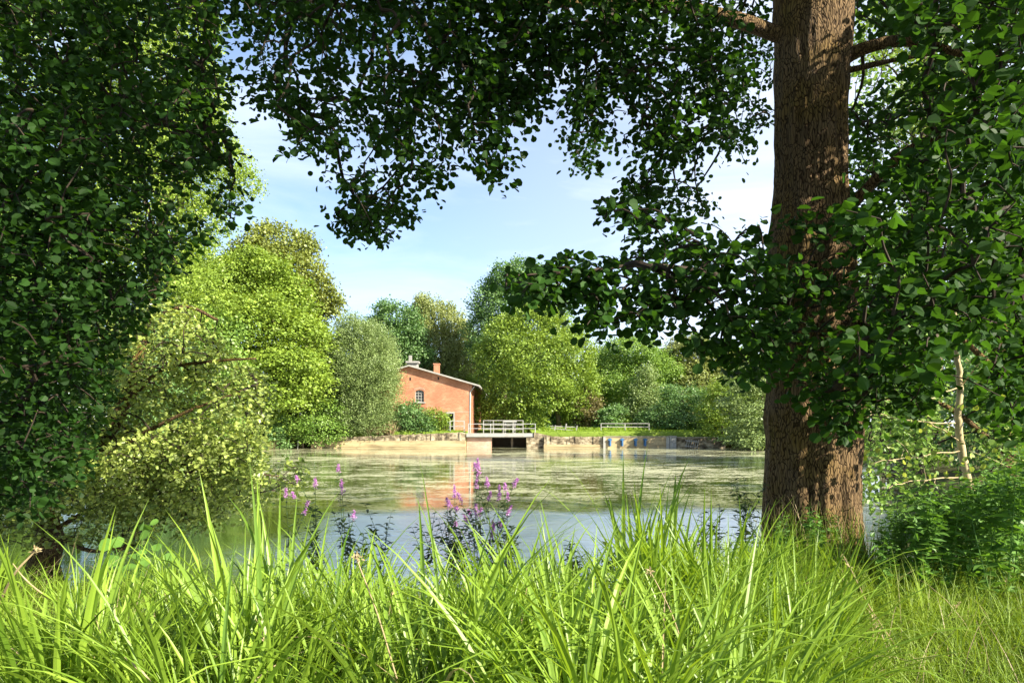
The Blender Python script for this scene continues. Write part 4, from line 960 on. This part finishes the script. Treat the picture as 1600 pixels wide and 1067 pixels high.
for (a_, b_, c_) in (((1500, 605), (1440, 625), (1345, 620)), ((1498, 660), (1420, 658), (1350, 640)), ((1505, 705), (1430, 712), (1365, 722)), ((1508, 745), (1440, 750), (1390, 760)), ((1498, 640), (1560, 628), (1610, 630)), ((1500, 690), (1470, 670), (1440, 655)), ((1515, 760), (1570, 730), (1600, 735)), ((1502, 600), (1540, 560), (1590, 540)), ((1495, 560), (1450, 540), (1400, 545))):
    pp_ = spline([at(*a_, 7.6), at(*b_, 7.4), at(*c_, 7.2)], 10); g.tube(pp_ + rng.normal(0, .008, pp_.shape), np.linspace(.008, .003, 10), 5)
    for q in range(4):
        i = random.randint(3, 8); e = pp_[i] + rng.normal(0, .12, 3) + [random.uniform(-.15, 0), 0, random.uniform(-.1, .12)]; g.tube([pp_[i], (pp_[i] + e) / 2 + rng.normal(0, .01, 3), e], [.004, .003, .002], 4)
g.build('side_twigs', M['bark_pale'], sg)
n = 160; g = Geo(); c = np.array([at(random.uniform(1345, 1600), random.uniform(610, 760), random.uniform(7.0, 7.7)) for _ in range(n)])
leaves(g, ALDER, c, rsph(n), np.array([0, 0, .8]) + rng.normal(0, .6, (n, 3)), rng.uniform(.04, .07, n), rng.normal(.6, .2, n))
g.build('foliage', M['leaf_alder_lit'], sg)

# ------------------------------------------------------------------ sedge clumps, meadow grass, waterside plants
def blades(g, B, H, W, az, lean, curl, A, seg=9, fold=.18, mi=0):
    """ribbons bent over: base, height, width, azimuth, lean angle, curl"""
    n = len(B); s_ = np.linspace(0, 1, seg + 1)
    ang = lean[:, None] + curl[:, None] * s_[None, :] ** 1.8
    dl = (H / seg)[:, None]
    hx = np.cumsum(np.sin(ang) * dl, 1) - np.sin(ang[:, :1]) * dl; hz = np.cumsum(np.cos(ang) * dl, 1) - np.cos(ang[:, :1]) * dl
    dirx, diry = np.cos(az)[:, None], np.sin(az)[:, None]
    C = np.stack([B[:, 0:1] + hx * dirx, B[:, 1:2] + hx * diry, B[:, 2:3] + hz], -1)
    tw = az[:, None] + math.pi / 2 + (rng.uniform(-.9, .9, n)[:, None]) * s_[None, :]
    side = np.stack([np.cos(tw), np.sin(tw), np.zeros_like(tw)], -1)
    prof = np.clip(np.minimum(.55 + s_ * 1.4, (1 - s_) * 2.6 + .02), .02, 1)
    wv = (W[:, None] * prof[None, :])[:, :, None] * .5
    nrm = np.stack([np.cos(ang) * dirx, np.cos(ang) * diry, -np.sin(ang)], -1)
    Lf = C - side * wv - nrm * wv * fold * 2; Rt = C + side * wv - nrm * wv * fold * 2
    V = np.stack([Lf, C, Rt], 2)      # n, seg+1, 3, 3
    k = (seg + 1) * 3; off = (np.arange(n) * k)[:, None, None]
    i = (np.arange(seg) * 3)[None, :, None]; q = np.array([[0, 1, 4, 3], [1, 2, 5, 4]])
    fa = (off[:, :, None] + i[:, :, :, None] + q[None, None]).reshape(-1, 4)
    g.add(V.reshape(-1, 3), fa, np.repeat(np.clip(A, 0, 1), k), mi)
def sedge(nb, hmin, hmax, wmin, wmax, rad=.10, leanmax=.45, curlmax=1.6, bend=0.0, tone=.5, cmin=.3):
    g = Geo()
    a_ = rng.uniform(0, 2 * np.pi, nb); r = rad * np.sqrt(rng.random(nb))
    B = np.stack([r * np.cos(a_), r * np.sin(a_), np.full(nb, -.05)], -1)
    az = a_ + rng.normal(0, .6, nb)
    # a gentle common wind bend
    az = np.where(rng.random(nb) < bend, rng.normal(0, .5, nb), az)
    H = rng.uniform(hmin, hmax, nb)
    curl = cmin + rng.uniform(.1, curlmax, nb) * rng.random(nb) ** .5
    k = rng.random(nb) < .18; curl[k] += 1.0
    blades(g, B, H, rng.uniform(wmin, wmax, nb), az, rng.uniform(.0, leanmax, nb), curl, rng.normal(tone, .18, nb))
    return g
protos = []
rng = np.random.default_rng(31)
for k in range(7):
    g = sedge(52, .70, 1.34, .019, .032, .15, .24, 1.35, .6, .60, .15)
    # a few dry blades
    nd = 6; B = np.stack([rng.normal(0, .08, nd), rng.normal(0, .08, nd), np.zeros(nd)], -1)
    blades(g, B, rng.uniform(.5, 1.0, nd), rng.uniform(.006, .011, nd), rng.uniform(0, 6.28, nd), rng.uniform(.2, .7, nd), rng.uniform(.2, 1.5, nd), rng.uniform(.3, .9, nd), mi=1)
    o_ = g.build('sedge_clump', [M['reed'], M['dry']]); protos.append(o_)
def place_proto(protos, k, x, y, s_, label, cat, group, used=set(), rz=None, zs=1.0):
    p_ = protos[k % len(protos)]
    if p_.name in used: o_ = copy_tree(p_)
    else: o_ = p_; used.add(p_.name)
    o_.location = (x, y, max(float(ground_z(x, y)), -.15))
    o_.rotation_euler = (0, 0, random.uniform(0, 6.28) if rz is None else rz)
    o_.scale = (s_, s_, s_ * zs)
    tag(o_, label, cat, group); return o_
random.seed(77)
hero = [(98, 2.7, .98, 'isolated tall sedge blades at the far left of the foreground'), (412, 3.0, 1.08, 'tallest upright sedge clump left of centre, its tips over the water'), (375, 2.9, .86, None), (455, 2.7, .80, None), (560, 2.7, .74, None), (610, 3.1, .76, None), (850, 3.3, .92, 'dense sedge clump at the centre leaning in front of the loosestrife'), (810, 3.0, .84, None),
        (1010, 4.3, 1.14, 'tall sedge clump with drooping dark tips right of centre'), (1045, 4.0, .98, None), (1120, 4.2, .95, None), (1170, 4.4, .9, None), (1225, 3.8, .82, None), (1080, 3.4, .82, None), (950, 3.0, .72, None), (690, 3.0, .74, None), (250, 2.7, .66, None), (1285, 4.2, .76, None), (1140, 3.5, .8, None), (880, 3.6, .9, None), (640, 3.4, .76, None), (520, 3.4, .74, None), (340, 2.4, .72, None), (740, 2.6, .74, None), (900, 2.5, .70, None), (1060, 2.7, .68, None), (1190, 3.0, .7, None)]
k = 0
for px_, Y, s_, lab in hero:
    x = (px_ - 800) / F * Y
    place_proto(protos, k, x, Y, s_, lab or ('tall green sedge clump in the sunlit row left of centre' if px_ < 760 else 'tall green sedge clump in the sunlit row right of centre'), 'sedge', 'sedge clumps along the near bank', zs=1.0); k += 1
arch = []
for k_ in range(5):
    g = sedge(54, .85, 1.40, .012, .024, .14, .40, 2.1, .5, .60, .45); nd = 4; B = np.stack([rng.normal(0, .1, nd), rng.normal(0, .1, nd), np.zeros(nd)], -1)
    blades(g, B, rng.uniform(.5, 1.1, nd), rng.uniform(.008, .014, nd), rng.uniform(0, 6.28, nd), rng.uniform(.3, .9, nd), rng.uniform(.5, 2, nd), rng.uniform(.2, .9, nd), mi=1)
    arch.append(g.build('sedge_clump', [M['reed'], M['dry']]))
for j in range(62):
    Y = random.uniform(2.3, 5.4); px_ = 100 + 1190 * (j + random.random()) / 62
    if px_ < 330: Y = random.uniform(2.2, 3.3)
    top_ = (905 if px_ < 330 else 850 if px_ < 960 else 830) + random.uniform(-25, 60)
    s_ = max(.4, (EYE - (top_ - HY) / F * Y - .5) / 1.02)
    place_proto(arch, random.randrange(5), (px_ - 800) / F * Y, Y, s_, 'broad-bladed arching sedge clump in the middle row of the near bank', 'sedge', 'arching sedge clumps on the near bank')
for j in range(75):
    Y = random.uniform(2.0, 5.8); px_ = random.uniform(-60, 1330)
    if px_ < 360 and Y > 4.6 and random.random() < .5: Y = random.uniform(2.2, 3.6)
    x = (px_ - 800) / F * Y; s_ = random.uniform(.46, .66)
    if Y > 5: s_ *= .85
    place_proto(protos, random.randrange(7), x, Y, s_, 'low arching sedge clump among the foreground grass', 'sedge', 'low sedge clumps in the foreground')
# fine meadow grass (uncountable)
rng = np.random.default_rng(41)
g = Geo()
def meadow(g, n, x0, x1, Y0, Y1, hm, wmin, wmax, tone, seg=5, px=False, sh=None, mi=0):
    Yp = np.sqrt(rng.uniform(Y0 ** 2, Y1 ** 2, n)); X = (rng.uniform(x0, x1, n) - 800) / F * Yp
    ok = Yp < near_shore(X) - .15; X, Yp = X[ok], Yp[ok]; n = len(X)
    B = np.stack([X, Yp, ground_z(X, Yp) - .03], -1)
    H = rng.uniform(.5, 1.15, n) * hm
    az = rng.normal(.3, 1.6, n)
    pt = np.array([mnoise.noise(Vector((a_ * 1.6, b_ * 1.6, 0))) for a_, b_ in zip(X, Yp)])
    blades(g, B, H * (1 + .35 * pt), rng.uniform(wmin, wmax, n), az, rng.uniform(0, .5, n), rng.uniform(.2, 2.0, n), rng.normal(tone, .16, n) + pt * .3, seg, mi=mi)
meadow(g, 17000, -120, 1720, 1.9, 6.6, .46, .0035, .0075, .55)
meadow(g, 9000, 1720, 3200, 1.6, 7.5, .46, .004, .008, .6)
meadow(g, 11000, 1000, 1720, 2.0, 6.6, .52, .0030, .0060, .68)
meadow(g, 5000, -120, 1000, 1.6, 3.6, .62, .006, .012, .55, 7)
meadow(g, 3500, -120, 1000, 4.5, 7.0, .42, .004, .008, .40, 5)
meadow(g, 700, -100, 1700, 1.9, 6, .60, .0025, .005, .6, 5, mi=1)
tag(g.build('meadow_grass', [M['grass'], M['dry']]), 'long fine sunlit grass covering the near bank', 'grass', kind='stuff')

# dry bent stalks
def stalk(name, label, pts, r0, group=None, head=True):
    r = thing(name, label, 'stalk', pts[0], group)
    c = spline(pts, 16); g = Geo(); g.tube(c, np.linspace(r0, r0 * .4, 16), 6); g.build('stem', M['dry'], r)
    if head:
        n = 26; g = Geo(); i = rng.integers(12, 16, n); leaves(g, SLIM, c[i] + rng.normal(0, .006, (n, 3)), (c[-1] - c[-3]) * 8 + rng.normal(0, .3, (n, 3)), rsph(n), .020, rng.uniform(.3, 1, n)); g.build('seed_head', M['dry'], r)
stalk('dry_stalk', 'bent tan stalk with a seed head at the left edge before the water', [at(-10, 960, 2.9), at(20, 900, 2.8), at(48, 868, 2.8), at(60, 855, 2.8)], .006)
stalk('dry_stalk', 'thin dry stalk crossing the left edge stalk', [at(75, 935, 2.85), at(40, 905, 2.8), at(20, 880, 2.8)], .004, head=False)
stalk('dry_stalk', 'tall dry straw leaning below the root of the thick trunk', [at(1400, 1010, 4.2), at(1360, 950, 4.1), at(1335, 900, 4.0), at(1318, 868, 4.0)], .005)
stalk('dry_stalk', 'dry straw standing in the sedge right of centre', [at(1080, 1050, 3), at(1050, 960, 3), at(1020, 900, 3.0), at(1015, 893, 3)], .004)
stalk('dry_stalk', 'upright brown straw below the purple flowers', [at(620, 1060, 2.6), at(590, 960, 2.6), at(560, 880, 2.6), at(558, 870, 2.6)], .004)

random.seed(91)
for j in range(22):
    px_ = random.uniform(60, 1560); Y = random.uniform(2.6, 4.8); ty = random.uniform(880, 980) if px_ < 1250 else random.uniform(930, 1000)
    b_ = at(px_, 0, Y); top = at(px_ + random.uniform(-60, 60), ty, Y); zb_ = float(ground_z(b_[0], Y))
    stalk('seed_stalk', 'thin straw-coloured grass stalk rising through the foreground sedges', [(b_[0], Y, zb_), ((b_[0] + top[0]) / 2 + .02, Y, (zb_ + top[2]) / 2 + .05), tuple(top)], random.uniform(.0018, .003), 'straw stalks in the grass', head=random.random() < .5)
# purple loosestrife
def stem_plant(h, nleaf, ls, mt, tpl=LANCE, lean=.1, branches=3, spike=0., name=None, label=None, cat='plant', group=None, loc=(0, 0, 0), tone=.5, start=.2, petal=True):
    r = thing(name, label, cat, loc, group); bx, by, bz = loc
    g = Geo(); gl = Geo(); gps = []; az = random.uniform(0, 6.28)
    tipv = np.array([math.cos(az) * lean * h, math.sin(az) * lean * h, h])
    stems = [(np.zeros(3), tipv, .0055)]
    for q in range(branches):
        s_ = random.uniform(.35, .75); a2 = random.uniform(0, 6.28); l2 = h * random.uniform(.2, .4)
        p0 = tipv * s_; stems.append((p0, p0 + np.array([math.cos(a2) * .45, math.sin(a2) * .45, 1.0]) * l2, .0035))
    for (p0, p1, rr) in stems:
        c = spline([p0, (p0 + p1) / 2 + rng.normal(0, .015, 3), p1], 10) + np.array(loc)
        g.tube(c, np.linspace(rr, rr * .4, 10), 5)
        L0 = np.linalg.norm(p1 - p0); k = max(6, int(nleaf * L0 / h))
        s_ = np.linspace(start if rr > .005 else .1, .98 - spike / L0 * .9 if spike else 1, k)
        P = np.stack([np.interp(s_ * 9, np.arange(10), c[:, d_]) for d_ in range(3)], -1); P = np.repeat(P, 2, 0)
        aa = np.repeat(np.arange(k) * 1.57 + random.uniform(0, 3), 2) + np.tile([0, np.pi], k)
        D = np.stack([np.cos(aa), np.sin(aa), rng.normal(.15, .35, 2 * k)], -1)
        leaves(gl, tpl, P, D, np.array([0, 0, 1.]) + rng.normal(0, .3, (2 * k, 3)), ls * rng.uniform(.6, 1.2, 2 * k) * (1.15 - .5 * np.repeat(s_, 2)), rng.normal(tone, .17, 2 * k))
        if spike and petal:
            n = int(260 * spike / .2) if rr > .005 else 110; sk = spike if rr > .005 else spike * .6
            t_ = rng.random(n); top = c[-1]; dv = unit(c[-1] - c[-3])
            P = top - dv * sk * t_[:, None] + rng.normal(0, .009, (n, 3)) * (.4 + t_)[:, None]
            gp = Geo(); leaves(gp, KITE, P, rsph(n) + [0, 0, .4], rsph(n), .014, rng.uniform(.1, 1, n)); gps.append(gp)
    g.build('stem', mt, r); gl.build('leaves', mt, r)
    for gp in gps: gp.build('flower_spike', M['petal'], r)
    return r
random.seed(3)
spk = [(755, 716, .17, 'tallest purple loosestrife spike at the centre of the cluster'), (742, 742, .14, 'purple loosestrife spike just below and left of the tallest'), (716, 758, .13, 'slender purple loosestrife at the left of the centre cluster'), (704, 778, .07, 'smallest purple loosestrife bud, leftmost of the centre cluster'),
       (766, 746, .10, 'short purple loosestrife close behind the tallest spike'), (776, 758, .14, 'purple loosestrife right of the tallest spike'), (787, 768, .10, 'outermost right purple loosestrife of the centre cluster'), (745, 786, .12, 'low purple loosestrife in front of the centre cluster'),
       (539, 750, .13, 'purple loosestrife standing alone above the dark water plants'), (499, 746, .09, 'faint purple loosestrife between the two left hand ones'), (453, 762, .09, 'leftmost purple loosestrife beside the sunlit alder'), (772, 812, .10, 'fading brownish loosestrife at the foot of the cluster')]
for px_, py_, sk, lab in spk:
    Y = random.uniform(6.5, 7.1); tip = at(px_, py_, Y); gz = max(float(ground_z(tip[0], Y)), -.1)
    h = tip[2] - gz; lean = .03
    stem_plant(h, 22, .085, M['weed_dark'], lean=lean, branches=2, spike=sk, name='loosestrife', label=lab, cat='wildflower', group='purple loosestrife by the water', loc=(tip[0], Y, gz))
# dark leafy waterside plants
wl = [(515, 790, 6.3), (535, 800, 6.4), (560, 805, 6.2), (480, 800, 6.2), (500, 815, 5.9), (590, 815, 6.4), (660, 800, 6.5), (690, 790, 6.5), (725, 800, 6.3), (750, 805, 6.4), (775, 800, 6.4), (700, 820, 6.1), (735, 830, 6.0), (640, 825, 6.2), (800, 825, 6.2),
      (550, 835, 5.8), (610, 840, 5.9), (1130, 790, 6.9), (1100, 800, 6.8), (1165, 770, 6.8), (1185, 745, 6.9), (1150, 810, 6.5), (960, 850, 6.0), (1000, 845, 6.2), (900, 845, 6.1)]
for j, (px_, py_, Y) in enumerate(wl):
    if j % 3 == 1 and px_ < 900: continue
    tip = at(px_, py_, Y); gz = max(float(ground_z(tip[0], Y)), -.1)
    side_ = 'in the dark patch left of centre' if px_ < 620 else ('under the purple flowers' if px_ < 820 else ('between the sedges at the water edge' if px_ < 1050 else 'at the left foot of the thick trunk'))
    stem_plant(max(.4, tip[2] - gz), 24, .10, M['weed_dark'], lean=.12, branches=4, name='waterside_plant', label='dark narrow-leaved plant ' + side_, group='dark plants at the water edge', loc=(tip[0], Y, gz), tone=.45)
# broad leaves (young plant) on the left
gq = Geo(); c = np.array([at(random.gauss(215, 28), random.gauss(855, 18), random.uniform(5.4, 5.9)) for _ in range(16)])
r = thing('broadleaf_seedling', 'big-leaved seedling glowing in the sun before the left water', 'plant', (at(215, 850, 5.6)[0], 5.6, .4))
g = Geo()
for p_ in c: g.tube([(at(215, 850, 5.6)[0], 5.6, .4), (p_ + [at(215, 850, 5.6)[0], 5.6, .4]) / 2, p_], [.006, .004, .003], 5)
g.build('stem', M['nettle'], r)
leaves(gq, ALDER, c, rsph(16) * [1, .4, .4], np.array([0, -.7, .6]) + rng.normal(0, .3, (16, 3)), rng.uniform(.07, .13, 16), rng.uniform(.3, .75, 16)); gq.build('leaves', M['nettle'], r)

# nettles on the right and round the trunk foot
def nettle_proto():
    return stem_plant(1.0, 17, .105, M['nettle'], LANCE_N, .08, 2, 0, 'nettle', 'x', 'nettle', None, (0, 0, 0), .55, .08)
LANCE_N = (LANCE[0] * [1.6, 1, 1], LANCE[1])
np_ = [nettle_proto() for _ in range(6)]
used2 = set()
def put(pl, k, x, y, s_, label, cat, group):
    p_ = pl[k % len(pl)]
    if k % len(pl) in used2: o_ = copy_tree(p_)
    else: o_ = p_; used2.add(k % len(pl))
    o_.location = (x, y, float(ground_z(x, y)) - .02); o_.rotation_euler = (random.uniform(-.15, .15), random.uniform(-.15, .15), random.uniform(0, 6.28)); o_.scale = (s_, s_, s_)
    tag(o_, label, cat, group)
kk = 0
for j in range(150):
    Y = random.uniform(5.0, 7.6); px_ = random.uniform(1365, 1640)
    hpx = np.interp(px_, [1365, 1420, 1500, 1560, 1640], [830, 770, 745, 720, 690]) + random.uniform(0, 45)
    x = (px_ - 800) / F * Y; s_ = max(.35, EYE - (hpx - HY) / F * Y - .5)
    put(np_, kk, x, Y, s_, 'leafy green nettle in the thick bed right of the trunk', 'nettle', 'nettles right of the trunk'); kk += 1
for j in range(34):
    Y = random.uniform(5.7, 6.5); px_ = random.uniform(1165, 1300)
    hpx = random.uniform(810, 870); x = (px_ - 800) / F * Y; s_ = max(.3, EYE - (hpx - HY) / F * Y - .5)
    put(np_, kk, x, Y, s_, 'green nettle growing round the foot of the thick trunk', 'nettle', 'nettles at the trunk foot'); kk += 1
# grass climbing round the trunk foot
g = Geo(); n = 520
px_ = rng.uniform(1175, 1365, n); Yp = rng.uniform(6.0, 6.5, n); X = (px_ - 800) / F * Yp
B = np.stack([X, Yp, ground_z(X, Yp) - .02], -1)
blades(g, B, rng.uniform(.25, .80, n), rng.uniform(.004, .008, n), rng.uniform(0, 6.28, n), rng.uniform(0, .25, n), rng.uniform(0, .7, n), rng.normal(.45, .2, n), 7)
blades(g, B[:110] + [0.02, 0, 0], rng.uniform(.4, .95, 110), rng.uniform(.003, .006, 110), rng.uniform(0, 6.28, 110), rng.uniform(0, .3, 110), rng.uniform(0, .6, 110), rng.normal(.5, .2, 110), 7, mi=1)
tag(g.build('tall_grass', [M['grass'], M['dry']]), 'tall thin grass and straw climbing the foot of the thick trunk', 'grass', kind='stuff')
